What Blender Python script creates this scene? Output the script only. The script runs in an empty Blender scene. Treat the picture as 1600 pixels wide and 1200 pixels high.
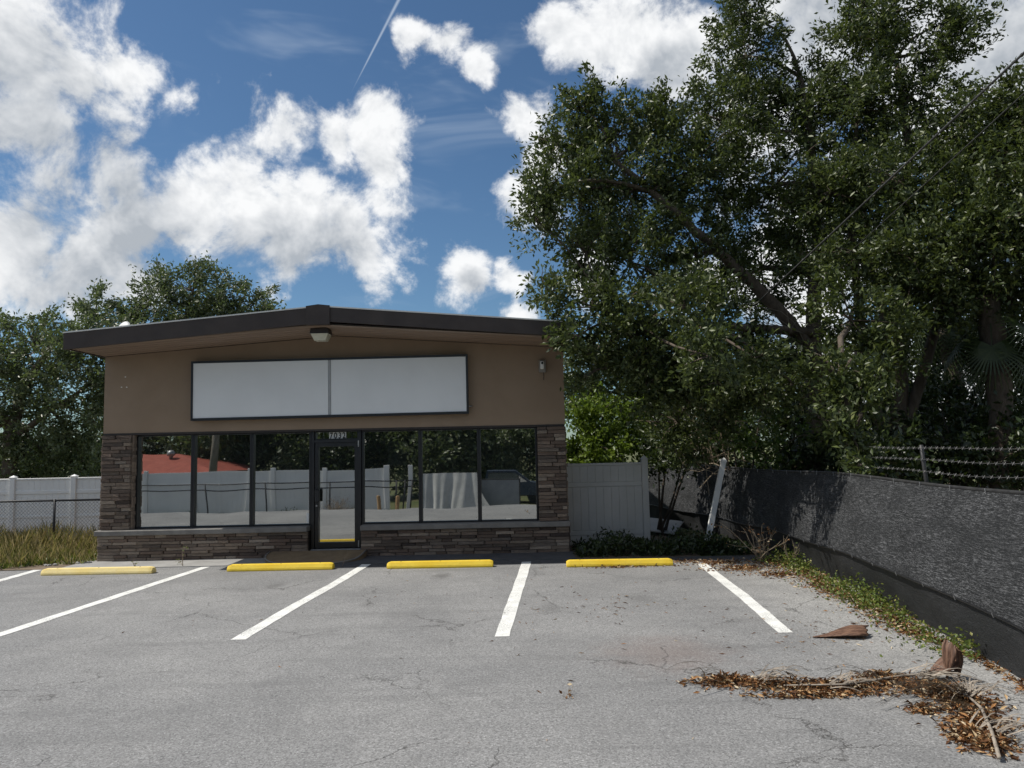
import bpy, bmesh, math, random
import numpy as np
from mathutils import Vector, Matrix, Quaternion
R_ = math.radians
S = bpy.context.scene
COL = S.collection
rng = random.Random(7)

# ------------------------------------------------------------------ camera
FPX, PITCH, ROLL, CH = 1150.0, R_(4.9), R_(1.2), 1.95
cF = np.array([0, math.cos(PITCH), math.sin(PITCH)])
cU0 = np.array([0, -math.sin(PITCH), math.cos(PITCH)])
cX = np.array([1.0, 0, 0])
cR = cX*math.cos(ROLL) - cU0*math.sin(ROLL)
cU = cU0*math.cos(ROLL) + cX*math.sin(ROLL)
cC = np.array([0, 0, CH])
camd = bpy.data.cameras.new('camera')
cam = bpy.data.objects.new('camera', camd); COL.objects.link(cam)
camd.sensor_width = 36; camd.lens = FPX/1600*36; camd.clip_end = 3000; camd.clip_start = 0.05
cam.matrix_world = Matrix(((cR[0], cU[0], -cF[0], 0), (cR[1], cU[1], -cF[1], 0), (cR[2], cU[2], -cF[2], CH), (0, 0, 0, 1)))
S.camera = cam
# survey helpers: a sight line of the photograph met with a plane of the place
def ray(x, y): return cF + cR*(x-800)/FPX - cU*(y-600)/FPX
def aty(x, y, Y): d = ray(x, y); return Vector(cC + d*Y/d[1])
def gnd(x, y, z=0.0): d = ray(x, y); return Vector(cC + d*(z-CH)/d[2])

# ------------------------------------------------------------------ world, sun, exposure
SUN_EL = R_(54); SUN_H = Vector((-1, 0.025, 0)).normalized()
TOSUN = Vector((SUN_H.x*math.cos(SUN_EL), SUN_H.y*math.cos(SUN_EL), math.sin(SUN_EL)))
sund = bpy.data.lights.new('sun', 'SUN'); sund.energy = 4.3; sund.angle = R_(0.53); sund.color = (1, .95, .87)
sun = bpy.data.objects.new('sun', sund); COL.objects.link(sun)
sun.rotation_euler = TOSUN.to_track_quat('Z', 'Y').to_euler()
S.view_settings.view_transform = 'Standard'; S.view_settings.look = 'None'
S.view_settings.exposure = 0.2; S.view_settings.gamma = 1
S.view_settings.use_curve_mapping = False

class NT:
    """small node-tree writer"""
    def __init__(s, tree): s.t = tree; s.n = tree.nodes; s.l = tree.links
    def node(s, typ, **kw):
        n = s.n.new(typ)
        for k, v in kw.items(): setattr(n, k, v)
        return n
    def set(s, sock, v):
        if isinstance(v, bpy.types.NodeSocket): s.l.new(v, sock)
        elif v is not None: sock.default_value = v
    def math(s, op, a, b=None, c=None, clamp=False):
        n = s.node('ShaderNodeMath', operation=op, use_clamp=clamp)
        for i, v in enumerate((a, b, c)):
            if v is not None: s.set(n.inputs[i], v)
        return n.outputs[0]
    def vmath(s, op, a, b=None, scale=None):
        n = s.node('ShaderNodeVectorMath', operation=op)
        s.set(n.inputs[0], a)
        if b is not None: s.set(n.inputs[1], b)
        if scale is not None: s.set(n.inputs['Scale'], scale)
        return n.outputs['Value'] if op in ('DOT_PRODUCT', 'LENGTH', 'DISTANCE') else n.outputs[0]
    def noise(s, vec, scale, detail=4, rough=.55, dist=0, out='Fac'):
        n = s.node('ShaderNodeTexNoise'); s.set(n.inputs['Vector'], vec)
        n.inputs['Scale'].default_value = scale; n.inputs['Detail'].default_value = detail
        n.inputs['Roughness'].default_value = rough; n.inputs['Distortion'].default_value = dist
        return n.outputs[out]
    def voro(s, vec, scale, feature='F1', out='Distance'):
        n = s.node('ShaderNodeTexVoronoi', feature=feature); s.set(n.inputs['Vector'], vec)
        n.inputs['Scale'].default_value = scale
        return n.outputs[out]
    def rng(s, v, a, b, c=0.0, d=1.0, smooth=True):
        n = s.node('ShaderNodeMapRange', interpolation_type='SMOOTHSTEP' if smooth else 'LINEAR', clamp=True)
        s.set(n.inputs[0], v)
        for i, x in enumerate((a, b, c, d)): n.inputs[i+1].default_value = x
        return n.outputs[0]
    def mix(s, f, a, b, blend='MIX'):
        n = s.node('ShaderNodeMix', data_type='RGBA', blend_type=blend)
        s.set(n.inputs[0], f)
        for i, v in ((6, a), (7, b)):
            if isinstance(v, (tuple, list)): v = tuple(v) + ((1,) if len(v) == 3 else ())
            s.set(n.inputs[i], v)
        return n.outputs[2]
    def ramp(s, f, stops):
        n = s.node('ShaderNodeValToRGB'); s.set(n.inputs[0], f)
        el = n.color_ramp.elements
        while len(el) < len(stops): el.new(.5)
        for e, (p, c) in zip(el, stops): e.position = p; e.color = tuple(c) + (1,)
        return n.outputs[0]

world = bpy.data.worlds.new('World'); S.world = world; world.use_nodes = True
W = NT(world.node_tree); W.n.clear()
SKY_STR = 0.068
sky = W.node('ShaderNodeTexSky', sky_type='NISHITA')
sky.sun_disc = False; sky.sun_elevation = SUN_EL
sky.sun_rotation = math.atan2(SUN_H.x, SUN_H.y); sky.air_density = 1.0; sky.dust_density = .4; sky.ozone_density = 3.0
tc = W.node('ShaderNodeTexCoord').outputs['Generated']
# cumulus: a soft density field of puffs in the sky, broken up by turbulence
PUFFS = [(0, 80, 115), (110, 120, 95), (190, 125, 60), (50, 215, 105), (150, 245, 60), (20, 390, 90), (130, 400, 85), (205, 350, 50), (265, 165, 34),
         (310, 335, 75), (390, 310, 95), (470, 330, 105), (560, 345, 90), (600, 320, 55), (455, 215, 48), (525, 230, 44), (600, 200, 52), (615, 260, 42),
         (655, 45, 26), (692, 66, 36), (738, 95, 32), (900, 55, 48), (980, 50, 85), (1070, 90, 85), (1270, 40, 150), (1490, 60, 190), (820, 190, 45), (850, 250, 45),
         (830, 320, 60), (730, 420, 46), (790, 420, 36), (800, 490, 42), (930, 430, 50), (220, 440, 48), (90, 445, 60), (1250, 440, 150), (1500, 600, 170)]
d0 = tc
warp = W.vmath('SUBTRACT', W.noise(d0, 6.0, 2, .6, out='Color'), (.5, .5, .5))
d1 = W.vmath('ADD', d0, W.vmath('SCALE', warp, scale=.085))
acc = None
for px, py, pr in PUFFS:
    dv = Vector(ray(px, py)).normalized()
    m = W.math('MULTIPLY_ADD', W.vmath('DISTANCE', d1, tuple(dv)), -FPX/pr, 1.0)
    acc = m if acc is None else W.math('SMOOTH_MAX', acc, m, .12)
# the rest of the sky carries the same kind of broken cloud
away = W.rng(W.vmath('DOT_PRODUCT', d0, tuple(cF)), .60, .72, 0.0, -9.0)
field = W.math('ADD', W.math('MULTIPLY_ADD', W.noise(d1, 2.3, 1, .5), 6.0, -3.1), away)
acc = W.math('MAXIMUM', W.math('MAXIMUM', acc, -1.2), field)
fb = W.noise(d0, 12.0, 7, .63, .2)
fb2 = W.noise(W.vmath('ADD', d0, (-.004, 0, .016)), 12.0, 4, .63, .2)
D0 = W.math('MULTIPLY_ADD', W.math('ADD', fb, -.515), 3.3, acc)
alpha = W.math('MULTIPLY', W.rng(D0, -.16, .46), W.rng(D0, -.1, .7, .72, 1.0))
emb = W.math('MULTIPLY', W.math('SUBTRACT', fb2, fb), 1.7)
dark = None
for px, py, pr in [(40, 180, 130), (120, 235, 100), (195, 300, 75), (60, 300, 80), (230, 385, 85), (120, 430, 90), (450, 385, 75), (540, 385, 65), (370, 385, 55), (1040, 120, 60), (740, 440, 30), (1300, 60, 110), (1560, 60, 120)]:
    m = W.math('MULTIPLY_ADD', W.vmath('DISTANCE', d1, tuple(Vector(ray(px, py)).normalized())), -FPX/pr, 1.0)
    dark = m if dark is None else W.math('SMOOTH_MAX', dark, m, .2)
dark = W.math('MAXIMUM', dark, W.math('MULTIPLY_ADD', W.math('ADD', field, -.2), .5, 0.0))
thick = W.rng(dark, -.15, .75, .02, .78)
shade2 = W.math('ADD', W.math('ADD', thick, emb), W.math('MULTIPLY_ADD', fb2, .7, -.28), clamp=True)
k = 1/SKY_STR; CW = .84
ccol = W.mix(shade2, tuple(v*k for v in (CW*1.0, CW*1.01, CW*1.02)), tuple(v*k for v in (CW*.46, CW*.50, CW*.55)))
# thin high veil
veil = W.math('MULTIPLY', W.rng(W.noise(W.vmath('MULTIPLY', tc, (1.2, 1.2, 4.5)), 3.2, 4, .62, .8), .5, .85), .34)
skyc = W.mix(1.0, sky.outputs[0], (.80, 1.0, 1.10), 'MULTIPLY')
c1 = W.mix(veil, skyc, tuple(v*k for v in (.50, .58, .68)))
# condensation trail
a_, b_ = Vector(ray(546, 150)).normalized(), Vector(ray(632, -18)).normalized()
nrm = a_.cross(b_).normalized(); mid = (a_+b_).normalized(); tang = (b_-a_).normalized()
off = W.math('ABSOLUTE', W.vmath('DOT_PRODUCT', tc, tuple(nrm)))
along = W.vmath('DOT_PRODUCT', W.vmath('SUBTRACT', tc, tuple(a_)), tuple(tang))
wdt = W.math('MULTIPLY_ADD', along, .016, .0006)
tr = W.math('SUBTRACT', 1.0, W.math('DIVIDE', off, wdt), clamp=True)
tr = W.math('MULTIPLY', W.math('MULTIPLY', tr, W.rng(along, 0.0, .06)), W.math('MULTIPLY', W.rng(along, .25, .3, 1, 0), .42))
c2 = W.mix(tr, c1, tuple(v*k for v in (.7, .78, .86)))
c3 = W.mix(alpha, c2, ccol)
bg = W.node('ShaderNodeBackground'); W.l.new(c3, bg.inputs[0]); bg.inputs[1].default_value = SKY_STR
world.cycles.sampling_method = 'MANUAL'; world.cycles.sample_map_resolution = 512
wo = W.node('ShaderNodeOutputWorld'); W.l.new(bg.outputs[0], wo.inputs[0])

# ------------------------------------------------------------------ materials
MATS = {}
def newmat(name):
    m = bpy.data.materials.new(name); m.use_nodes = True
    t = NT(m.node_tree); t.n.clear(); out = t.node('ShaderNodeOutputMaterial')
    MATS[name] = m
    return m, t, out
def bump(t, h, strength, dist, normal=None):
    n = t.node('ShaderNodeBump'); n.inputs['Strength'].default_value = strength; n.inputs['Distance'].default_value = dist
    t.set(n.inputs['Height'], h)
    if normal is not None: t.set(n.inputs['Normal'], normal)
    return n.outputs[0]
def bsdf(t, col, rough, spec=.4, nor=None, metal=0.0):
    b = t.node('ShaderNodeBsdfPrincipled')
    if isinstance(col, (tuple, list)): col = tuple(col) + ((1,) if len(col) == 3 else ())
    t.set(b.inputs['Base Color'], col); t.set(b.inputs['Roughness'], rough)
    b.inputs['Specular IOR Level'].default_value = spec; b.inputs['Metallic'].default_value = metal
    if nor is not None: t.set(b.inputs['Normal'], nor)
    return b.outputs[0]
def pm(name, c1, c2, scale=6, rough=.7, bstr=.15, bscale=60, bdist=.004, spec=.35, metal=0, stretch=(1, 1, 1), var=0.0, c3=None):
    """plain surface: two tones of its own colour, grain, slight wear"""
    m, t, out = newmat(name)
    p = t.node('ShaderNodeTexCoord').outputs['Object']
    p = t.vmath('MULTIPLY', p, stretch)
    f = t.rng(t.noise(p, scale, 6, .6, .3), .3, .7)
    col = t.mix(f, c1, c2)
    if c3: col = t.mix(t.rng(t.noise(p, scale*.37, 5, .65), .58, .72), col, c3)
    if var:
        r = t.node('ShaderNodeObjectInfo').outputs['Random']
        col = t.mix(1.0, col, t.ramp(r, [(0, (1-var,)*3), (1, (1+var,)*3)]), 'MULTIPLY')
    nor = bump(t, t.noise(p, bscale, 4, .6), bstr, bdist) if bstr else None
    rr = t.rng(t.noise(p, scale*2.3, 4), .2, .8, max(rough-.08, .02), min(rough+.08, 1))
    t.l.new(bsdf(t, col, rr, spec, nor, metal), out.inputs[0])
    return m
pm('shaded_asphalt', (.075, .076, .08), (.10, .10, .105), 4, .85, .5, 120, .004)  # dark asphalt apron, with the overhang's shade deepened into its colour
pm('old_wire', (.10, .10, .10), (.17, .165, .16), 8, .5, 0, metal=.4)
def leafmat(name, stops, rough=.42, spec=.45, trans=.25, tcol=(.13, .2, .03)):
    m, t, out = newmat(name)
    r = t.node('ShaderNodeNewGeometry').outputs['Random Per Island']
    col = t.ramp(r, stops)
    b = bsdf(t, col, rough, spec)
    tl = t.node('ShaderNodeBsdfTranslucent'); t.set(tl.inputs[0], t.mix(.5, col, tcol))
    mx = t.node('ShaderNodeMixShader'); mx.inputs[0].default_value = trans
    t.l.new(b, mx.inputs[1]); t.l.new(tl.outputs[0], mx.inputs[2]); t.l.new(mx.outputs[0], out.inputs[0])
    return m

# asphalt
m, t, out = newmat('asphalt')
p = t.node('ShaderNodeTexCoord').outputs['Object']
sep = t.node('ShaderNodeSeparateXYZ'); t.l.new(p, sep.inputs[0])
big = t.noise(p, .35, 5, .6, .4); med = t.noise(p, 2.2, 5, .65)
col = t.mix(t.rng(big, .3, .7), (.200, .200, .199), (.262, .26, .255))
wear = t.math('ADD', t.rng(sep.outputs[0], 1.6, 4.0, 0, .8), t.math('MULTIPLY_ADD', med, 1.2, -.85), clamp=True)
col = t.mix(wear, col, (.34, .335, .32))
sp = t.voro(p, 105, 'F1', 'Color')
spv = t.node('ShaderNodeSeparateColor'); t.l.new(sp, spv.inputs[0])
col = t.mix(1.0, col, t.ramp(spv.outputs[0], [(0, (.55,)*3), (.25, (.86,)*3), (.7, (1.08,)*3), (.93, (1.22,)*3), (1, (1.6,)*3)]), 'MULTIPLY')
fine = t.noise(p, 42, 3, .7)
col = t.mix(1.0, col, t.ramp(fine, [(.3, (.78,)*3), (.7, (1.2,)*3)]), 'MULTIPLY')
# oil spots, tyre darkening, reddish tannin stains
for sx, sy, sr, sa in [(430, 915, .20, .5), (575, 944, .2, .25), (690, 900, .24, .55), (1000, 935, .3, .3), (860, 950, .25, .3)]:
    q = gnd(sx, sy)
    d = t.vmath('DISTANCE', t.vmath('MULTIPLY', p, (1, .6, 1)), (q.x, q.y*.6, 0))
    d = t.math('ADD', d, t.math('MULTIPLY_ADD', t.noise(p, 9, 4, .7), .35, -.17))
    col = t.mix(t.rng(d, 0, sr, sa, 0), col, (.06, .058, .055))
q = gnd(1040, 1020)
d = t.math('ADD', t.vmath('DISTANCE', p, tuple(q)), t.math('MULTIPLY_ADD', t.noise(p, 4, 5, .7), 1.2, -.6))
col = t.mix(t.rng(d, .1, .9, .35, 0), col, (.17, .115, .095))
patch = t.rng(t.noise(p, 1.1, 6, .7, .6), .45, .62, .0, .22)
col = t.mix(patch, col, (.13, .13, .13))
band = t.math('MULTIPLY', t.rng(t.noise(t.vmath('MULTIPLY', p, (.35, 3.5, 1)), 1.0, 4), .5, .72), .26)
col = t.mix(band, col, (.1, .1, .1))
shade_strip = t.math('MULTIPLY', t.rng(sep.outputs[1], 12.42, 12.5), t.rng(sep.outputs[0], -3.4, -3.2))  # roof shadow darkened into the lot colour in front of the shop
col = t.mix(shade_strip, col, t.mix(1.0, col, (.42, .42, .44), 'MULTIPLY'))
# hairline cracks
wp = t.vmath('ADD', p, t.vmath('SCALE', t.noise(p, 3.5, 5, .7, out='Color'), scale=.35))
cr = t.rng(t.voro(wp, .55, 'DISTANCE_TO_EDGE'), .0, .006, 1, 0)
cr = t.math('MULTIPLY', cr, t.rng(t.noise(p, .8, 3), .46, .58))
col = t.mix(t.math('MULTIPLY', cr, .8), col, (.05, .048, .045))
hgt = t.math('SUBTRACT', t.math('ADD', t.math('MULTIPLY', spv.outputs[0], .6), fine), t.math('MULTIPLY', cr, 1.5))
t.l.new(bsdf(t, col, .88, .25, bump(t, hgt, .55, .004)), out.inputs[0])

pm('earth', (.10, .075, .05), (.17, .13, .09), 1.5, .95, .6, 30, .02)
pm('lawn', (.05, .075, .02), (.12, .11, .05), .8, .95, .6, 25, .03)
pm('concrete', (.25, .245, .235), (.33, .325, .31), 2.5, .85, .3, 80, .003, c3=(.24, .23, .21))
pm('sill_stone', (.16, .15, .14), (.21, .20, .185), 5, .85, .3, 60, .003)

m, t, out = newmat('line_paint')
p = t.node('ShaderNodeTexCoord').outputs['Object']
col = t.mix(t.rng(t.noise(p, 5, 5, .6), .3, .7), (.66, .66, .63), (.78, .78, .745))
ch = t.math('MULTIPLY', t.rng(t.noise(p, 75, 4, .75), 0.52, 0.52+.06), t.rng(t.noise(p, 3.5, 4, .6), .38, .62))
col = t.mix(t.math('MULTIPLY', ch, .85), col, (.20, .20, .195))
gr = t.rng(t.noise(p, 9, 5, .7), .52, .78, 0, .5)
col = t.mix(gr, col, (.42, .41, .39))
t.l.new(bsdf(t, col, 0.75, .3, bump(t, t.noise(p, 110, 3, .7), .4, .003)), out.inputs[0])

m, t, out = newmat('yellow_paint')
p = t.node('ShaderNodeTexCoord').outputs['Object']
col = t.mix(t.rng(t.noise(p, 5, 5, .6), .3, .7), (.78, .53, .03), (.84, .61, .06))
ch = t.math('MULTIPLY', t.rng(t.noise(p, 75, 4, .75), 0.6, 0.6+.06), t.rng(t.noise(p, 3.5, 4, .6), .38, .62))
col = t.mix(t.math('MULTIPLY', ch, .85), col, (.40, .36, .28))
gr = t.rng(t.noise(p, 9, 5, .7), .52, .78, 0, .5)
col = t.mix(gr, col, (.52, .33, .04))
t.l.new(bsdf(t, col, 0.6, .3, bump(t, t.noise(p, 110, 3, .7), .4, .003)), out.inputs[0])

m, t, out = newmat('faded_yellow')
p = t.node('ShaderNodeTexCoord').outputs['Object']
col = t.mix(t.rng(t.noise(p, 5, 5, .6), .3, .7), (.80, .62, .22), (.84, .69, .32))
ch = t.math('MULTIPLY', t.rng(t.noise(p, 75, 4, .75), 0.56, 0.56+.06), t.rng(t.noise(p, 3.5, 4, .6), .38, .62))
col = t.mix(t.math('MULTIPLY', ch, .85), col, (.55, .50, .40))
gr = t.rng(t.noise(p, 9, 5, .7), .52, .78, 0, .5)
col = t.mix(gr, col, (.62, .44, .16))
t.l.new(bsdf(t, col, 0.7, .3, bump(t, t.noise(p, 110, 3, .7), .4, .003)), out.inputs[0])
pm('stop_hole', (.03, .025, .02), (.05, .04, .03), 20, .9, 0)
pm('stucco', (.25, .182, .126), (.278, .204, .143), 1.6, .9, .5, 140, .004, c3=(.24, .174, .121))
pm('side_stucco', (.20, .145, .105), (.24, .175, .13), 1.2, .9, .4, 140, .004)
pm('fascia_paint', (.038, .028, .024), (.052, .039, .033), 3, .5, .08, 20, .002)
pm('soffit_wood', (.24, .175, .13), (.30, .22, .165), 3, .75, .2, 30, .002, stretch=(.3, 4, 4))
pm('dark_groove', (.02, .015, .012), (.03, .022, .018), 5, .9, 0)
pm('roof_membrane', (.55, .54, .52), (.66, .65, .62), 1.5, .7, .2, 30, .003)
pm('black_metal', (.008, .008, .009), (.014, .014, .015), 6, .38, .05, 40, .001, spec=.5)
pm('sign_face', (.68, .69, .695), (.73, .74, .745), .9, .45, .03, 8, .002, c3=(.65, .655, .66))
pm('sign_seam', (.30, .31, .32), (.36, .37, .38), 4, .5, 0)
pm('white_paint', (.70, .70, .69), (.78, .78, .76), 3, .5, .03, 30, .001)
pm('vinyl', (.70, .695, .675), (.77, .765, .745), .8, .42, .03, 5, .002, c3=(.62, .615, .59))
pm('grey_vinyl', (.37, .365, .345), (.44, .435, .415), 1.1, .55, .05, 8, .002, c3=(.31, .305, .285))  # greyer, darker tone of vinyl for the shop-side panel and fallen panel
pm('lamp_lens', (.48, .46, .36), (.56, .54, .43), 5, .3, 0, spec=.5)
pm('bronze_metal', (.028, .022, .02), (.04, .032, .028), 5, .5, .05, 30, .001)
pm('grey_plastic', (.20, .18, .16), (.26, .24, .21), 5, .55, .05, 30, .001)
pm('dish_paint', (.55, .55, .54), (.62, .62, .6), 4, .5, .03, 20, .001)
pm('ramp_mat', (.17, .12, .07), (.22, .16, .095), 7, .9, .4, 90, .004, c3=(.13, .095, .06))
pm('galvanized', (.25, .25, .25), (.34, .34, .34), 8, .45, .05, 40, .001, metal=.6)
pm('dark_steel', (.03, .03, .032), (.05, .05, .05), 8, .5, .05, 40, .001, metal=.3)
pm('bark', (.075, .058, .044), (.13, .105, .082), 5, .95, .9, 26, .02, stretch=(3, 3, .7))
pm('pale_bark', (.17, .145, .12), (.26, .23, .19), 5, .95, .9, 26, .02, stretch=(3, 3, .7))
pm('dead_wood', (.20, .155, .105), (.32, .26, .19), 8, .9, .5, 40, .004)
pm('palm_boot', (.075, .038, .026), (.20, .115, .075), 3, .55, .45, 5, .006, stretch=(2, 22, 22), c3=(.045, .028, .02))
pm('dry_frond', (.15, .125, .10), (.36, .31, .25), 9, .8, .2, 50, .002)
pm('wood_post', (.30, .18, .08), (.40, .26, .13), 6, .85, .4, 30, .004, stretch=(3, 3, .6))
pm('tarp', (.42, .42, .40), (.52, .52, .50), 2, .5, .3, 12, .01)
pm('screen_cloth', (.22, .23, .235), (.28, .29, .295), 2, .8, .2, 80, .003)
pm('red_roof', (.22, .05, .032), (.30, .075, .05), 3, .8, .3, 20, .01)
pm('house_wall', (.45, .40, .33), (.55, .49, .41), 2, .85, .3, 40, .004)
pm('truck_paint', (.03, .045, .07), (.04, .055, .085), 2, .3, 0, spec=.5)
pm('rubber', (.015, .015, .015), (.025, .025, .025), 8, .85, .2, 50, .002)
pm('room_wall', (.10, .095, .09), (.14, .13, .125), 2, .9, .1, 40, .002)
pm('litter_white', (.65, .65, .63), (.75, .75, .73), 5, .7, .3, 30, .004)
pm('cable', (.04, .04, .04), (.07, .07, .068), 10, .55, 0)
pm('ink', (.01, .01, .01), (.015, .015, .015), 5, .5, 0)
pm('digit_tile', (.50, .50, .48), (.6, .6, .58), 8, .5, 0)

# stones: every stone its own tone
m, t, out = newmat('ledgestone')
r = t.node('ShaderNodeObjectInfo').outputs['Random']
p = t.vmath('ADD', t.node('ShaderNodeTexCoord').outputs['Object'], t.vmath('SCALE', (7.3, 3.1, 5.7), scale=r))
col = t.ramp(r, [(0, (.055, .044, .040)), (.2, (.17, .127, .102)), (.4, (.09, .072, .062)), (.6, (.23, .187, .15)), (.75, (.15, .108, .088)), (.88, (.31, .26, .215)), (1, (.07, .058, .054))])
nz = t.noise(p, 3.2, 6, .65, .5)
col = t.mix(1.0, col, t.ramp(nz, [(.25, (.55, .55, .56)), (.75, (1.4, 1.36, 1.3))]), 'MULTIPLY')
t.l.new(bsdf(t, col, .88, .25, bump(t, t.noise(p, 5.5, 6, .7), .9, .02)), out.inputs[0])

# window glass: coated, mirrors the lot, lets a little of the dark room through
m, t, out = newmat('mirror_glass')
tcn = t.node('ShaderNodeTexCoord').outputs['Object']
wob = bump(t, t.noise(tcn, .9, 1, .4), .035, .05)
g = t.node('ShaderNodeBsdfGlossy'); g.inputs['Color'].default_value = (.95, .97, .95, 1); g.inputs['Roughness'].default_value = .012
t.l.new(wob, g.inputs['Normal'])
tp = t.node('ShaderNodeBsdfTransparent'); tp.inputs[0].default_value = (.30, .36, .36, 1)
df = t.node('ShaderNodeBsdfDiffuse'); df.inputs[0].default_value = (.14, .16, .155, 1)
dust_haze = t.rng(t.noise(tcn, 3.0, 5, .6), .3, .8, .10, .20)  # dust film plus painted haze that lightens the dark reflections
mx0 = t.node('ShaderNodeMixShader'); t.l.new(dust_haze, mx0.inputs[0]); t.l.new(tp.outputs[0], mx0.inputs[1]); t.l.new(df.outputs[0], mx0.inputs[2])
fr = t.node('ShaderNodeFresnel'); fr.inputs[0].default_value = 1.5
fac = t.math('MULTIPLY_ADD', fr.outputs[0], .7, .5, clamp=True)
mx = t.node('ShaderNodeMixShader'); t.l.new(fac, mx.inputs[0]); t.l.new(mx0.outputs[0], mx.inputs[1]); t.l.new(g.outputs[0], mx.inputs[2])
t.l.new(mx.outputs[0], out.inputs[0])

# woven windscreen cloth on the fence
def screenmat(name, c_dark, c_light, spec, thr):
    m, t, out = newmat(name)
    p = t.node('ShaderNodeTexCoord').outputs['Object']
    st = t.vmath('MULTIPLY', p, (6, 6, 75))
    streak = t.noise(st, 1.6, 5, .85)
    weave = t.noise(t.vmath('MULTIPLY', p, (.6, .6, 1.8)), 60, 3, .75)
    f = t.rng(t.math('ADD', t.math('MULTIPLY', streak, .68), t.math('MULTIPLY', weave, .32)), thr-.12, thr+.16)
    col = t.mix(f, c_dark, c_light)  # sun glints on the cloth put into its colour as pale streaks
    col = t.mix(t.rng(t.noise(t.vmath('MULTIPLY', p, (.8, .8, 2.5)), 1.6, 5, .65), .35, .75, 0, .7), col, c_dark)
    nor = bump(t, t.math('ADD', streak, weave), .8, .006)
    t.l.new(bsdf(t, col, .68, spec, nor), out.inputs[0])
screenmat('screen_upper', (.011, .012, .013), (.25, .255, .265), .25, .575)
screenmat('screen_skirt', (.012, .013, .014), (.05, .052, .055), .35, .54)

leafmat('laurel_leaf', [(0, (.022, .033, .012)), (.35, (.041, .059, .018)), (.7, (.064, .086, .026)), (.92, (.105, .132, .04)), (1, (.17, .19, .07))], .42, .38, .27, (.14, .19, .03))
leafmat('oak_leaf', [(0, (.07, .09, .045)), (.5, (.105, .130, .064)), (.9, (.145, .17, .085)), (1, (.19, .19, .11))], .45, .5, .32)
leafmat('bright_leaf', [(0, (.06, .10, .012)), (.5, (.10, .155, .018)), (1, (.17, .22, .03))], .45, .4, .35, (.22, .32, .03))
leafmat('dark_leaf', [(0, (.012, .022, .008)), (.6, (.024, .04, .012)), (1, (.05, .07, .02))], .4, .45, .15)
leafmat('vine_leaf', [(0, (.035, .07, .012)), (.5, (.06, .11, .02)), (1, (.12, .17, .035))], .35, .5, .3)
leafmat('weed_leaf', [(0, (.05, .08, .014)), (.45, (.095, .14, .025)), (.8, (.17, .20, .04)), (1, (.30, .27, .09))], .5, .4, .3, (.2, .25, .03))
leafmat('dry_leaf', [(0, (.035, .02, .012)), (.2, (.09, .04, .018)), (.45, (.19, .085, .032)), (.66, (.34, .17, .065)), (.85, (.46, .33, .18)), (1, (.6, .52, .38))], .75, .25, .1, (.3, .15, .04))
leafmat('grass_blade', [(0, (.11, .13, .03)), (.25, (.21, .20, .06)), (.5, (.38, .31, .14)), (1, (.55, .44, .25))], .6, .3, .3, (.25, .25, .06))
leafmat('palm_leaf', [(0, (.02, .035, .010)), (1, (.045, .065, .02))], .45, .4, .15)
leafmat('twig_tan', [(0, (.13, .10, .065)), (1, (.28, .225, .15))], .8, .2, 0.0)

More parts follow.
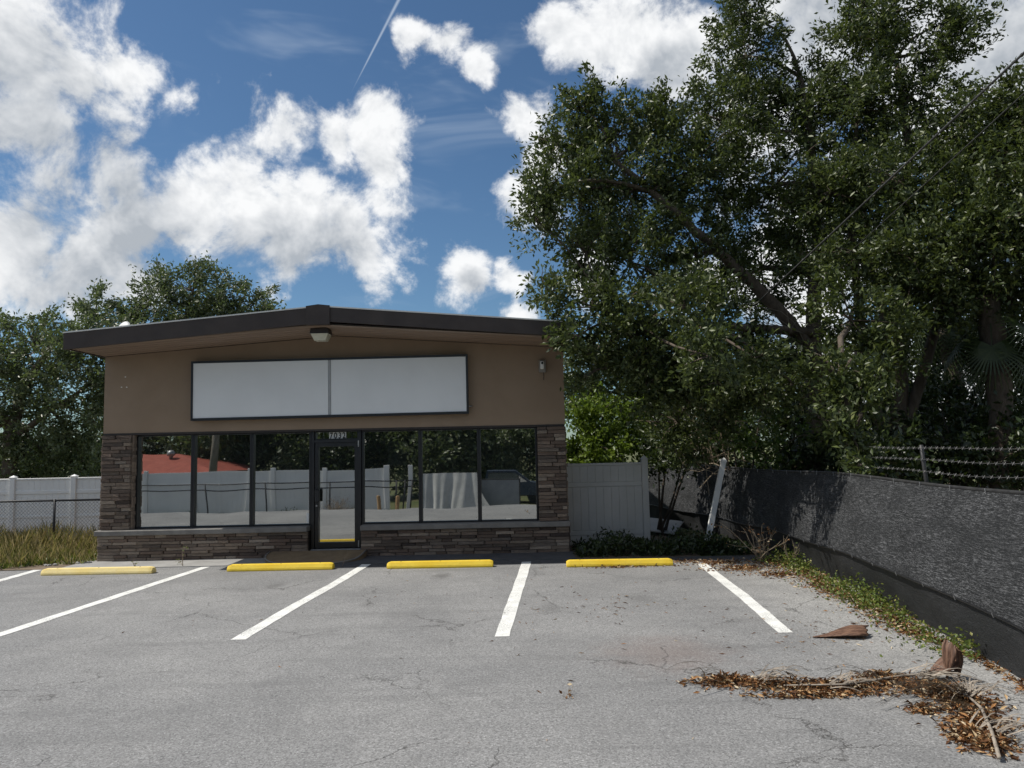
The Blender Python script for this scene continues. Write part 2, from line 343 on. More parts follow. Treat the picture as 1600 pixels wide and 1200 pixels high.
# ------------------------------------------------------------------ mesh helpers
def link(name, me, mat=None, parent=None, smooth=False):
    o = bpy.data.objects.new(name, me); COL.objects.link(o)
    if mat and not me.materials: me.materials.append(MATS[mat])
    if parent: o.parent = parent
    if smooth: me.polygons.foreach_set('use_smooth', [True]*len(me.polygons))
    return o
def tag(o, label=None, cat=None, group=None, kind=None):
    for kk, v in (('label', label), ('category', cat), ('group', group), ('kind', kind)):
        if v: o[kk] = v
    return o
def empty(name, loc, label, cat, group=None, rz=0):
    o = bpy.data.objects.new(name, None); COL.objects.link(o); o.location = loc; o.rotation_euler = (0, 0, rz)
    o.empty_display_size = .1
    return tag(o, label, cat, group)
class MB:
    def __init__(s): s.v = []; s.f = []
    def add(s, vs, fs):
        b = len(s.v); s.v += [tuple(v) for v in vs]; s.f += [tuple(b+i for i in f) for f in fs]; return s
    def box(s, x0, x1, y0, y1, z0, z1, bev=0):
        if bev:
            bm = bmesh.new(); bmesh.ops.create_cube(bm, size=1)
            for v in bm.verts: v.co = Vector(((x0+x1)/2+v.co.x*(x1-x0), (y0+y1)/2+v.co.y*(y1-y0), (z0+z1)/2+v.co.z*(z1-z0)))
            bmesh.ops.bevel(bm, geom=bm.edges[:], offset=bev, segments=1, affect='EDGES')
            bm.verts.index_update(); s.add([v.co for v in bm.verts], [[v.index for v in f.verts] for f in bm.faces]); bm.free(); return s
        return s.add([(x0, y0, z0), (x1, y0, z0), (x1, y1, z0), (x0, y1, z0), (x0, y0, z1), (x1, y0, z1), (x1, y1, z1), (x0, y1, z1)],
                     [(0, 3, 2, 1), (4, 5, 6, 7), (0, 1, 5, 4), (1, 2, 6, 5), (2, 3, 7, 6), (3, 0, 4, 7)])
    def prism_y(s, poly, y0, y1):
        n = len(poly)
        return s.add([(x, y0, z) for x, z in poly] + [(x, y1, z) for x, z in poly],
                     [tuple(range(n)), tuple(reversed(range(n, 2*n)))] + [(i, n+i, n+(i+1) % n, (i+1) % n) for i in range(n)])
    def prism_x(s, poly, x0, x1):
        n = len(poly)
        return s.add([(x0, y, z) for y, z in poly] + [(x1, y, z) for y, z in poly],
                     [tuple(reversed(range(n))), tuple(range(n, 2*n))] + [(i, (i+1) % n, n+(i+1) % n, n+i) for i in range(n)])
    def tube(s, pts, rad, n=6, cap=True):
        pts = [Vector(q) for q in pts]
        if not isinstance(rad, (list, tuple)): rad = [rad]*len(pts)
        rings = []; ref = None
        for i, q in enumerate(pts):
            d = (pts[min(i+1, len(pts)-1)] - pts[max(i-1, 0)])
            if d.length < 1e-7: d = Vector((0, 0, 1))
            d.normalize()
            if ref is None: ref = d.orthogonal().normalized()
            ref = (ref - d*ref.dot(d));
            ref = ref.normalized() if ref.length > 1e-5 else d.orthogonal().normalized()
            b = d.cross(ref)
            rings.append([q + (ref*math.cos(2*math.pi*j/n) + b*math.sin(2*math.pi*j/n))*rad[i] for j in range(n)])
        vs = [v for rr in rings for v in rr]; fs = []
        for i in range(len(pts)-1):
            for j in range(n): fs.append((i*n+j, i*n+(j+1) % n, (i+1)*n+(j+1) % n, (i+1)*n+j))
        if cap: fs += [tuple(reversed(range(n))), tuple(range((len(pts)-1)*n, len(pts)*n))]
        return s.add(vs, fs)
    def lathe(s, prof, c=(0, 0, 0), n=16):
        c = Vector(c); vs = []; fs = []
        for r, z in prof:
            for j in range(n): vs.append(c + Vector((r*math.cos(2*math.pi*j/n), r*math.sin(2*math.pi*j/n), z)))
        for i in range(len(prof)-1):
            for j in range(n): fs.append((i*n+j, i*n+(j+1) % n, (i+1)*n+(j+1) % n, (i+1)*n+j))
        fs += [tuple(reversed(range(n))), tuple(range((len(prof)-1)*n, len(prof)*n))]
        return s.add(vs, fs)
    def mesh(s, name):
        me = bpy.data.meshes.new(name); me.from_pydata([tuple(v) for v in s.v], [], s.f); me.update(); return me
    def build(s, name, mat, parent=None, smooth=False, off=None):
        if off is not None: s.v = [(v[0]-off[0], v[1]-off[1], v[2]-off[2]) for v in s.v]
        return link(name, s.mesh(name), mat, parent, smooth)
def child_of(e, mb, name, mat, smooth=False):
    """parts given in world coordinates under an Empty or part that stands at its own place"""
    q = e.location.copy(); pp = e.parent
    while pp: q += pp.location; pp = pp.parent
    return mb.build(name, mat, e, smooth, off=q)

def leafmesh(name, P, A, L, Wd, seed=0, fold=.18, curl=.0):
    """P (n,3) leaf bases, A (n,3) leaf axes, L, Wd sizes: one folded blade per leaf"""
    g = np.random.default_rng(seed); n = len(P)
    A = A/np.linalg.norm(A, axis=1, keepdims=True).clip(1e-6)
    rv = g.normal(size=(n, 3)); N = np.cross(A, rv); N /= np.linalg.norm(N, axis=1, keepdims=True).clip(1e-6)
    up = N[:, 2] < 0; N[up] *= -1
    B = np.cross(N, A); L = np.broadcast_to(L, n)[:, None]; Wd = np.broadcast_to(Wd, n)[:, None]
    v0 = P; v2 = P + A*L - N*L*curl
    v1 = P + A*L*.48 + B*Wd*.5 + N*Wd*fold; v3 = P + A*L*.48 - B*Wd*.5 + N*Wd*fold
    V = np.stack([v0, v1, v2, v3], 1).reshape(-1, 3).astype(np.float32)
    base = np.arange(n)[:, None]*4
    Fc = (base + np.array([0, 1, 2, 0, 2, 3])).reshape(-1).astype(np.int32)
    me = bpy.data.meshes.new(name)
    me.vertices.add(len(V)); me.vertices.foreach_set('co', V.reshape(-1))
    me.loops.add(len(Fc)); me.loops.foreach_set('vertex_index', Fc)
    me.polygons.add(n*2); me.polygons.foreach_set('loop_start', np.arange(0, n*6, 3, dtype=np.int32))
    me.update(calc_edges=True)
    return me
def spray(blobs, per_m2, nleaf, spread, seed, shell=.55, droop=0.0):
    """leaf clumps on the outside and through the volume of rounded crown masses -> leaf bases, axes, clump centres"""
    g = np.random.default_rng(seed); P = []; A = []; CC = []
    for (c, r) in blobs:
        c = np.array(c); rr = np.broadcast_to(np.array(r, dtype=float), 3)
        k = max(4, int(per_m2*4*(np.prod(rr)**(2/3))))
        u = g.normal(size=(k, 3)); u /= np.linalg.norm(u, axis=1, keepdims=True)
        rad = shell + (1.1-shell)*g.random(k)**.6
        rad *= 1 + .16*np.sin(u[:, 0]*5+seed) * np.cos(u[:, 2]*4+c[0])
        cc = c + u*rad[:, None]*rr
        for q, d in zip(cc, u):
            m_ = int(nleaf*(.45+1.1*g.random()))
            ax = d*.7 + g.normal(size=3)*.55 + np.array([0, 0, .15-droop]); ax /= np.linalg.norm(ax)
            tpos = g.random(m_)
            sp = spread*(.6+.8*g.random())
            pos = q + ax*((tpos-.5)*2.4*sp)[:, None] + g.normal(size=(m_, 3))*sp*.42
            P.append(pos); A.append(ax*.75 + g.normal(size=(m_, 3))*.75 + np.array([0, 0, -droop])); CC.append((q, ax, c))
    return np.concatenate(P), np.concatenate(A), CC
def curve_pts(a, b, n, sag, g):
    a = Vector(a); b = Vector(b); side = Vector(g.normal(size=3))*(b-a).length*.07
    out = []
    for i in range(n+1):
        u = i/n; out.append(a.lerp(b, u) + side*math.sin(math.pi*u) + Vector((0, 0, sag*(b-a).length))*math.sin(math.pi*u))
    return out
def tree(name, label, cat, base, trunks, blobs, leaf='laurel_leaf', bark='bark', per_m2=5, nleaf=42, spread=.3, L=.11, Wd=.045,
         group=None, seed=1, droop=0, limb_r=.07, twigs=True, shell=.55):
    base = Vector(base); e = empty(name, base, label, cat, group)
    g = np.random.default_rng(seed); mb = MB(); nodes = []
    for pts, r0, r1 in trunks:
        pts = [Vector(q) for q in pts]; full = []
        for i in range(len(pts)-1):
            for j in range(4): full.append(pts[i].lerp(pts[i+1], j/4) + Vector(g.normal(size=3))*r0*.12)
        full.append(pts[-1]); nn = len(full)
        rad = [r0 + (r1-r0)*(i/(nn-1))**.8 for i in range(nn)]; rad[0] *= 1.35
        mb.tube(full, rad, 9); nodes += [(q, rad[i]) for i, q in enumerate(full) if i > nn*.35]
    P, A, CC = spray(blobs, per_m2, nleaf, spread, seed, shell, droop)
    cents = {}
    for (c, r) in blobs:
        c = Vector(c); q, rr = min(nodes, key=lambda w: (w[0]-c).length + max(0, w[0].z-c.z)*.8)
        mb.tube(curve_pts(q, c, 5, .06, g), [min(rr*.7, limb_r)*(1-.11*i) for i in range(6)], 6)
        cents[tuple(np.round(np.array(c), 4))] = c
    if twigs:
        for i, (q, ax, c) in enumerate(CC):
            if i % 5: continue
            mb.tube(curve_pts(c, Vector(q) + Vector(ax)*spread*.8, 3, .05, g), [.022, .016, .010, .004], 3, cap=False)
    child_of(e, mb, 'trunk', bark, True)
    n = len(P); lens = L*(.65+.7*g.random(n))
    o = link('crown', leafmesh('crown', P-np.array(base), A, lens, lens*(Wd/L), seed), leaf, e); tag(o, kind='stuff')
    return e

# ------------------------------------------------------------------ the ground
def sst(a, b, x):
    u = min(1, max(0, (x-a)/(b-a))); return u*u*(3-2*u)
def gz(x, y):
    z = 0.0
    if y > 13: z -= .45*sst(14.2, 19, y)*sst(0, -5, x)
    if y < 3.2: z -= 1.02*min(1, (3.2-y)/8.4)
    return z
def sheet(name, xs, ys, dz, mat, zf=gz):
    v = [(x, y, zf(x, y)+dz) for y in ys for x in xs]; nx = len(xs)
    f = [(j*nx+i, j*nx+i+1, (j+1)*nx+i+1, (j+1)*nx+i) for j in range(len(ys)-1) for i in range(nx-1)]
    mb = MB(); mb.add(v, f); o = mb.build(name, mat, None, True); o['kind'] = 'structure'; return o
def axis(*segs):
    out = []
    for a, b, n in segs: out += list(np.linspace(a, b, n, endpoint=False))
    return out + [segs[-1][1]]
sheet('ground', axis((-600, -40, 8), (-40, 30, 60), (30, 600, 8)), axis((-400, -30, 6), (-30, 40, 80), (40, 900, 9)), -.012, 'lawn')
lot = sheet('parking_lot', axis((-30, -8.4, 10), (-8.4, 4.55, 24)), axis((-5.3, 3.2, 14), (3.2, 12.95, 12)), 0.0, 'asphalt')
# lot tongue to the left beyond the grass bed stays at the front
sheet('earth_strip', axis((4.0, 12, 12)), axis((-6, 20, 20)), -.006, 'earth')
walk = MB().box(-7.95, -4.15, 12.95, 13.9, -.1, .012).build('walkway', 'concrete'); walk['kind'] = 'structure'
wk = MB().box(-4.148, 1.048, 12.951, 13.9, -.1, .010).build('paved_apron', 'shaded_asphalt'); wk['kind'] = 'structure'
wk = MB().box(1.052, 3.2, 12.95, 16, -.1, .006).build('side_ground', 'earth'); wk['kind'] = 'structure'

def stripe(pts, w, z=.004):
    pts = [Vector((q.x, q.y, 0)) for q in pts]; vs = []; fs = []
    dense = []
    for i in range(len(pts)-1):
        for j in range(8): dense.append(pts[i].lerp(pts[i+1], j/8))
    dense.append(pts[-1])
    for i, q in enumerate(dense):
        ww = w*.5
        jl, jr = rng.uniform(-.006, .006), rng.uniform(-.006, .006)
        vs += [(q.x-ww+jl, q.y, z), (q.x+ww+jr, q.y, z)]
        if i: fs.append((2*i-2, 2*i-1, 2*i+1, 2*i))
    return MB().add(vs, fs).build('painted_line', 'line_paint', lot)
for l in ([(322, 886), (170, 936), (-12, 996)], [(573, 882), (520, 914), (455, 950), (372, 1000)], [(823, 878), (806, 930), (784, 995)],
          [(1095, 880), (1160, 930), (1228, 989)], [(62, 890), (-60, 924), (-180, 960)]):
    stripe([gnd(*q) for q in l], .155)

# ------------------------------------------------------------------ the shop building
YW = 13.85; XL, XR = -7.70, 0.98; XM = -3.33
B = empty('storefront_building', (XM, YW, 0), 'brown stucco storefront with stone veneer, dark fascia and mirrored windows', 'building')
def bp(mb, name, mat, smooth=False, parent=None): return child_of(parent or B, mb, name, mat, smooth)
def roofz(x, side):  # underside line of the roof
    return 3.82 + (4.13-3.82)*(1-abs(x-XM)/(XR-XM)) if True else 0
mb = MB().prism_y([(XL, 2.36), (XR, 2.36), (XR, 3.81), (XM, 4.12), (XL, 3.81)], YW, YW+.2)
wallf = bp(mb, 'front_wall', 'stucco')
bp(MB().box(XL+.01, XR-.01, YW-.012, YW+.1, 2.325, 2.358), 'trim_band', 'bronze_metal')
YB = YW+8
bp(MB().box(XR-.2, XR-.003, YW+.21, YB, 0, 3.8), 'side_wall', 'side_stucco')
bp(MB().box(XL+.003, XL+.2, YW+.21, YB, -.6, 3.8), 'side_wall', 'side_stucco')
bp(MB().prism_y([(XL+.21, -.6), (XR-.21, -.6), (XR-.21, 3.8), (XM, 4.1), (XL+.21, 3.8)], YB-.2, YB), 'rear_wall', 'side_stucco')
# interior so that the glass looks into a room
bp(MB().box(XL+.21, XR-.21, YW+.6, YB-.21, .02, .06), 'floor', 'room_wall')
bp(MB().box(XL+.21, XR-.21, YW+.3, YB-.21, 2.7, 2.75), 'ceiling', 'room_wall')
bp(MB().box(XL+.21, XR-.21, YW+5.0, YW+5.1, .06, 2.7), 'partition', 'room_wall')
bp(MB().box(-2.55, -2.18, YW+1.2, YW+1.22, 1.62, 2.12), 'poster', 'white_paint')
# roof: two slopes with a deep front overhang
YF = 12.62
def slope(x0, x1, zt0, zt1, th, y0, y1): return MB().prism_y([(x0, zt0-th), (x1, zt1-th), (x1, zt1), (x0, zt0)], y0, y1)
roof = bp(slope(XL-.02, XM-.002, 4.07, 4.43, .05, YF+.03, YB+.4), 'roof', 'roof_membrane')
bp(slope(XM+.002, XR+.04, 4.43, 4.07, .05, YF+.03, YB+.4), 'roof_slope', 'roof_membrane', parent=roof)
fa = bp(slope(XL-.04, XM-.002, 4.075, 4.445, .285, YF-.02, YF+.028), 'fascia', 'fascia_paint', parent=roof)
bp(slope(XM+.002, XR+.06, 4.445, 4.08, .25, YF-.02, YF+.028), 'fascia', 'fascia_paint', parent=roof)
bp(slope(XL-.05, XM-.21, 4.096, 4.448, .022, YF-.035, YF+.2), 'drip_edge', 'roof_membrane', parent=roof)
bp(slope(XM+.20, XR+.07, 4.452, 4.10, .022, YF-.035, YF+.2), 'drip_edge', 'roof_membrane', parent=roof)
bp(MB().prism_y([(XM-.21, 4.13), (XM+.20, 4.13), (XM+.20, 4.462), (XM, 4.485), (XM-.21, 4.458)], YF-.05, YF+.14), 'ridge_cap', 'fascia_paint', parent=roof)
bp(MB().box(XL-.04, XL-.002, YF+.03, YB+.4, 3.80, 4.062), 'side_fascia', 'fascia_paint', parent=roof)
bp(MB().box(XR+.012, XR+.06, YF+.03, YB+.4, 3.82, 4.066), 'side_fascia', 'fascia_paint', parent=roof)
bp(slope(XL, XM-.003, 3.86, 4.17, .02, YF+.03, YW+.19), 'soffit_backing', 'dark_groove', parent=roof)
bp(slope(XM+.003, XR, 4.17, 3.86, .02, YF+.03, YW+.19), 'soffit_backing', 'dark_groove', parent=roof)
NP_ = 6; pw = (YW-.004-(YF+.032))/NP_
for i in range(NP_):
    y0 = YF+.032+i*pw
    bp(slope(XL+.004, XM-.004, 3.838, 4.148, .022, y0+.014, y0+pw-.014), 'soffit_plank', 'soffit_wood', parent=roof)
    bp(slope(XM+.004, XR-.004, 4.148, 3.838, .022, y0+.014, y0+pw-.014), 'soffit_plank', 'soffit_wood', parent=roof)

# stone veneer: every ledge stone is a block of its own, on a mortar backing
stone_me = []
for vv in range(6):
    bm = bmesh.new(); bmesh.ops.create_cube(bm, size=1)
    fr_ = [f for f in bm.faces if f.normal.y < -.5]
    r_ = bmesh.ops.inset_region(bm, faces=fr_, thickness=.06, depth=0)
    for v in bm.verts:
        if v.co.y < -.4:
            edge = abs(v.co.x) > .49 or abs(v.co.z) > .49
            v.co.y += rng.uniform(.12, .28) if edge else rng.uniform(-.1, .1)
            if edge: v.co.z *= rng.uniform(.88, 1.0)
            if edge: v.co.x *= rng.uniform(.975, 1.0)
    me = bpy.data.meshes.new('stone'); bm.to_mesh(me); bm.free(); me.materials.append(MATS['ledgestone']); stone_me.append(me)
nst = 0
def veneer(parent, x0, x1, z0, z1, yf, rh, lmin, lmax, seed):
    global nst
    r2 = random.Random(seed); rows = max(1, round((z1-z0)/rh)); h = (z1-z0)/rows
    q0 = B.location + parent.location
    for j in range(rows):
        x = x0
        while x < x1-.01:
            l = min(r2.uniform(lmin, lmax), x1-x)
            if x1-(x+l) < lmin*.45: l = x1-x
            dpt = r2.uniform(.035, .075)
            o = bpy.data.objects.new('stone', r2.choice(stone_me)); COL.objects.link(o); o.parent = parent
            o.scale = (l-.004, dpt, h-.003); o.location = Vector((x+l/2, yf+.07-dpt/2, z0+(j+.5)*h)) - q0
            nst += 1; x += l
def backing(x0, x1, y0, y1, z0, z1, name): return bp(MB().box(x0, x1, y0, y1, z0, z1), name, 'dark_groove')
def side_stones(parent, xs, y0, y1, z0, z1, rh, sgn, seed):
    r2 = random.Random(seed); mb = MB(); z = z0
    while z < z1-.01:
        y = y0
        while y < y1-.005:
            l = min(r2.uniform(.08, .2), y1-y); d = r2.uniform(.012, .04)
            a, b = (xs, xs+d) if sgn > 0 else (xs-d, xs)
            mb.box(a, b, y, y+l-.003, z, min(z+rh, z1)-.003); y += l
        z += rh
    o = bp(mb, 'side_stones', 'ledgestone', parent=parent); o['kind'] = 'stuff'
pl = backing(XL+.01, -7.15, YW-.01, YW+.24, .572, 2.322, 'stone_pier')
veneer(pl, XL, -7.14, .575, 2.32, YW-.075, .066, .16, .46, 3)
side_stones(pl, XL+.009, YW-.01, YW+.24, .575, 2.32, .066, -1, 4); side_stones(pl, -7.149, YW-.01, YW+.2, .575, 2.32, .066, 1, 5)
pr = backing(.46, XR-.01, YW-.01, YW+.24, .572, 2.322, 'stone_pier')
veneer(pr, .45, XR, .575, 2.32, YW-.075, .066, .16, .42, 6); side_stones(pr, XR-.009, YW-.01, YW+.24, .575, 2.32, .066, 1, 8)
bl = backing(XL-.01, -3.84, YW-.04, YW+.3, -.05, .47, 'stone_base')
veneer(bl, XL-.02, -3.83, .004, .468, YW-.105, .058, .18, .52, 9); side_stones(bl, XL-.011, YW-.04, YW+.3, .004, .468, .058, -1, 10)
br = backing(-2.84, XR+.01, YW-.04, YW+.3, -.05, .47, 'stone_base')
veneer(br, -2.85, XR+.02, .004, .468, YW-.105, .058, .18, .52, 12); side_stones(br, XR+.011, YW-.04, YW+.3, .004, .468, .058, 1, 13)
bp(MB().box(XL-.05, -3.83, YW-.15, YW+.3, .472, .568, .012), 'sill', 'sill_stone')
bp(MB().box(-2.85, XR+.05, YW-.15, YW+.3, .472, .568, .012), 'sill', 'sill_stone')
# windows: black aluminium frames, one pane each
YG = YW+.16
def window(x0, x1, z0, z1, name='window', fw=.033):
    c = Vector(((x0+x1)/2, YG, z0))
    mb = MB().box(x0, x0+fw, YG-.06, YG+.05, z0, z1).box(x1-fw, x1, YG-.06, YG+.05, z0, z1)
    mb.box(x0+fw, x1-fw, YG-.055, YG+.05, z0, z0+fw*.8).box(x0+fw, x1-fw, YG-.055, YG+.05, z1-fw*.8, z1)
    w = mb.build(name, 'black_metal', B, off=c); w.location = c - B.location
    # the pane bows a little
    nx, nz = 8, 10; a = rng.uniform(-.002, .002); v = []; f = []
    for j in range(nz+1):
        for i in range(nx+1):
            u, s_ = i/nx, j/nz
            v.append((x0+fw+(x1-x0-2*fw)*u, YG + a*math.sin(math.pi*u)*math.sin(math.pi*s_), z0+.01+(z1-z0-.02)*s_))
    for j in range(nz):
        for i in range(nx): q = j*(nx+1)+i; f.append((q, q+1, q+nx+2, q+nx+1))
    pn = MB().add(v, f).build('pane', 'mirror_glass', w, True, off=c)
    return w
wx = [-7.12, -6.05, -4.94, -3.82]
wins = [window(wx[i], wx[i+1]-.004, .572, 2.322) for i in range(3)]
wx2 = [-2.86, -1.76, -.65, .45]
wins += [window(wx2[i], wx2[i+1]-.004, .572, 2.322) for i in range(3)]
child_of(wins[2], MB().box(-3.915, -3.865, YG-.012, YG-.009, .62, .80), 'sticker', 'white_paint')
# entrance door with transom
DX0, DX1 = -3.81, -2.87
bp(MB().box(DX0, DX0+.055, YG-.09, YG+.06, .13, 2.322).box(DX1-.055, DX1, YG-.09, YG+.06, .13, 2.322).box(DX0+.056, DX1-.056, YG-.088, YG+.06, 2.11, 2.16), 'door_frame', 'black_metal')
tr_ = window(DX0+.06, DX1-.06, 2.165, 2.32, 'transom', .02)
c = Vector(((DX0+DX1)/2, YG, .15))
dmb = MB().box(DX0+.06, DX0+.13, YG-.06, YG+.02, .15, 2.105).box(DX1-.13, DX1-.06, YG-.06, YG+.02, .15, 2.105)
dmb.box(DX0+.13, DX1-.13, YG-.058, YG+.02, 2.03, 2.105).box(DX0+.13, DX1-.13, YG-.058, YG+.02, .15, .245)
door = dmb.build('door', 'black_metal', B, off=c); door.location = c - B.location
child_of(door, MB().add([(DX0+.13, YG, .245), (DX1-.13, YG, .245), (DX1-.13, YG, 2.03), (DX0+.13, YG, 2.03)], [(0, 1, 2, 3)]), 'pane', 'mirror_glass')
child_of(door, MB().box(DX0+.075, DX0+.165, YG-.13, YG-.063, 1.0, 1.24, .01), 'handle', 'black_metal')
child_of(door, MB().tube([(DX0+.10, YG-.085, .93), (DX0+.10, YG-.061, .93)], .017, 10), 'lock', 'galvanized')
child_of(door, MB().tube([(DX1-.045, YG-.105, 2.02), (DX1-.045, YG-.105, 2.14)], .014, 8), 'hinge', 'galvanized')
child_of(door, MB().tube([(DX1-.045, YG-.105, .16), (DX1-.045, YG-.105, .28)], .014, 8), 'hinge', 'galvanized')
bp(MB().box(DX0, DX1, YG-.14, YG+.1, .09, .132, .008), 'threshold', 'galvanized')
for i, ch in enumerate('7032'):
    x0 = -3.485 + i*.081
    tl = MB().box(x0, x0+.078, YG-.030, YG-.024, 2.175, 2.305).build('number_tile', 'digit_tile', B, off=B.location)
    cu = bpy.data.curves.new('digit', 'FONT'); cu.body = ch; cu.size = .155; cu.align_x = 'CENTER'; cu.extrude = .001; cu.offset = .0035
    to = bpy.data.objects.new('tmp', cu); COL.objects.link(to); bpy.context.view_layer.update()
    me = bpy.data.meshes.new_from_object(to.evaluated_get(bpy.context.evaluated_depsgraph_get())); bpy.data.objects.remove(to)
    me.materials.clear(); me.materials.append(MATS['ink'])
    dg = bpy.data.objects.new('digit', me); COL.objects.link(dg); dg.parent = tl
    dg.rotation_euler = (R_(90), 0, 0); dg.location = Vector((x0+.039, YG-.0325, 2.187)) - B.location; dg.scale = (.78, 1, 1)
# brown ramp at the door
rp = empty('entrance_ramp', (-3.5, 13.3, 0), 'brown rounded ramp with pale edge below the glass door', 'ramp')
out_ = []
cx, hw = -3.52, .98
prof = []
for i in range(25):
    a = math.pi*i/24; u = math.cos(a); w_ = math.sin(a)**.55
    prof.append((cx - hw*u*(1 if u > 0 else .80), 13.74 - .84*w_))
top = [(x, y, .014 + .115*sst(12.9, 13.7, y)) for x, y in prof]
n = len(top); ctr = (cx+.05, 13.74, .13)
rv = top + [(x, y, -.02) for x, y, z in top] + [ctr]
child_of(rp, MB().add(rv, [(i, i+1, 2*n) for i in range(n-1)] + [(i, n+i, n+i+1, i+1) for i in range(n-1)]), 'mat', 'ramp_mat')
child_of(rp, MB().tube([(x, y, z+.004) for x, y, z in top], .014, 6), 'edging', 'sill_stone', True)

# sign box
SG = empty('blank_sign', (-3.41, YW-.1, 2.57), 'wide blank white sign box in a thin black frame', 'sign')
sx0, sx1, sz0, sz1 = -6.0, -.82, 2.575, 3.69
f_ = MB().box(sx0, sx1, YW-.15, YW-.002, sz0, sz0+.045).box(sx0, sx1, YW-.15, YW-.002, sz1-.04, sz1).box(sx0, sx0+.035, YW-.149, YW-.002, sz0+.045, sz1-.04).box(sx1-.035, sx1, YW-.149, YW-.002, sz0+.045, sz1-.04)
child_of(SG, f_, 'frame', 'black_metal')
xm = (sx0+sx1)/2
child_of(SG, MB().box(sx0+.036, xm-.028, YW-.135, YW-.03, sz0+.046, sz1-.041), 'panel', 'sign_face')
child_of(SG, MB().box(xm+.028, sx1-.036, YW-.135, YW-.03, sz0+.046, sz1-.041), 'panel', 'sign_face')
child_of(SG, MB().box(xm-.024, xm+.024, YW-.141, YW-.03, sz0+.046, sz1-.041, .006), 'divider', 'sign_seam')
child_of(SG, MB().tube([(sx1, YW-.05, 2.72), (sx1+.05, YW-.05, 2.72), (sx1+.06, YW-.004, 2.72)], .012, 6), 'conduit', 'galvanized')
SG.rotation_euler = (0, -R_(.3), 0)
# eave lamp, wall camera box, dish
LP = empty('eave_lamp', (-3.38, 12.98, 4.1), 'boxy lamp with pale lens hanging under the roof peak', 'lamp')
lx, ly = -3.38, 12.98
def frust(a, b, y0a, y1a, z0, ca, cb, y0b, y1b, z1):
    return MB().add([(a, y0a, z0), (b, y0a, z0), (b, y1a, z0), (a, y1a, z0), (ca, y0b, z1), (cb, y0b, z1), (cb, y1b, z1), (ca, y1b, z1)],
                    [(0, 3, 2, 1), (4, 5, 6, 7), (0, 1, 5, 4), (1, 2, 6, 5), (2, 3, 7, 6), (3, 0, 4, 7)])
child_of(LP, frust(lx-.165, lx+.165, ly-.15, ly+.15, 4.02, lx-.15, lx+.15, ly-.14, ly+.14, 4.115), 'housing', 'bronze_metal')
child_of(LP, frust(lx-.10, lx+.10, ly-.09, ly+.09, 3.90, lx-.152, lx+.152, ly-.14, ly+.14, 4.018), 'lens', 'lamp_lens')
child_of(LP, MB().tube([(lx, ly, 4.11), (lx, ly, 4.16)], .03, 8), 'mount', 'bronze_metal')
SC = empty('wall_camera', (.58, YW, 3.45), 'small grey camera box with dangling wire on stucco wall', 'camera')
child_of(SC, MB().box(.515, .645, YW-.07, YW-.002, 3.34, 3.575, .008), 'housing', 'grey_plastic')
child_of(SC, MB().box(.54, .61, YW-.12, YW-.072, 3.40, 3.55, .012), 'face', 'white_paint')
child_of(SC, MB().tube([(.575, YW-.135, 3.51), (.575, YW-.118, 3.51)], .022, 12), 'eye', 'ink')
child_of(SC, MB().tube([(.60, YW-.04, 3.34), (.602, YW-.03, 3.26), (.596, YW-.02, 3.20)], .006, 5), 'wire', 'ink')
DS = empty('satellite_dish', (-7.15, 13.4, 4.1), 'small pale satellite dish on the roof edge', 'satellite dish')
dd = MB().lathe([(.01, .035), (.09, .028), (.16, .008), (.195, -.02), (.19, -.028), (.1, .012), (.01, .02)], (0, 0, 0), 20)
do = dd.build('dish', 'dish_paint', DS, True); do.rotation_euler = (R_(78), 0, R_(-25)); do.location = (0, 0, .13)
child_of(DS, MB().tube([(-7.15, 13.42, 4.05), (-7.15, 13.44, 4.20)], .016, 6), 'bracket', 'galvanized')
# mounting holes left on the wall
for q in ((196, 589), (190, 605), (198, 605)):
    v = aty(q[0], q[1], YW); bp(MB().box(v.x-.012, v.x+.012, YW-.003, YW+.01, v.z-.008, v.z+.008), 'anchor_patch', 'white_paint', parent=wallf)

# ------------------------------------------------------------------ wheel stops
def wheel_stop(x0, x1, y, mat, label, rz):
    l = x1-x0; c = Vector(((x0+x1)/2, y, 0)); e = empty('wheel_stop', c, label, 'wheel stop', 'wheel stops along the bays', rz)
    pr_ = [(-.085, 0), (-.085, .035), (-.052, .105), (.052, .105), (.085, .035), (.085, 0)]
    xs = [(-l/2, .0), (-l/2+.05, 1.0), (l/2-.05, 1.0), (l/2, .0)]; vs = []; fs = []
    for k_, (x, full) in enumerate(xs):
        for (yy, zz) in pr_: vs.append((x, yy*(1 if full else .93), zz if full else min(zz, .085)))
    for k_ in range(3):
        for j in range(5): fs.append((k_*6+j, k_*6+j+1, (k_+1)*6+j+1, (k_+1)*6+j))
        fs.append((k_*6+5, k_*6, (k_+1)*6, (k_+1)*6+5))
    fs += [tuple(range(6)), tuple(reversed(range(18, 24)))]
    bm = bmesh.new(); bv = [bm.verts.new(v) for v in vs]
    for f in fs: bm.faces.new([bv[i] for i in f])
    bmesh.ops.recalc_face_normals(bm, faces=bm.faces); bmesh.ops.bevel(bm, geom=bm.edges[:], offset=.008, segments=2, affect='EDGES')
    me = bpy.data.meshes.new('block'); bm.to_mesh(me); bm.free(); link('block', me, mat, e)
    for sx in (-.31, 0, .31):
        MB().lathe([(.014, .09), (.014, .1062), (.006, .1066)], (sx*l*1.2, 0, 0), 8).build('anchor_pin', 'stop_hole', e)
wheel_stop(-7.84, -5.98, 12.40, 'faded_yellow', 'faded pale yellow wheel stop beside the grass bed', R_(-1.2))
wheel_stop(-4.77, -3.02, 12.42, 'yellow_paint', 'yellow wheel stop in front of the glass door ramp', R_(-.4))
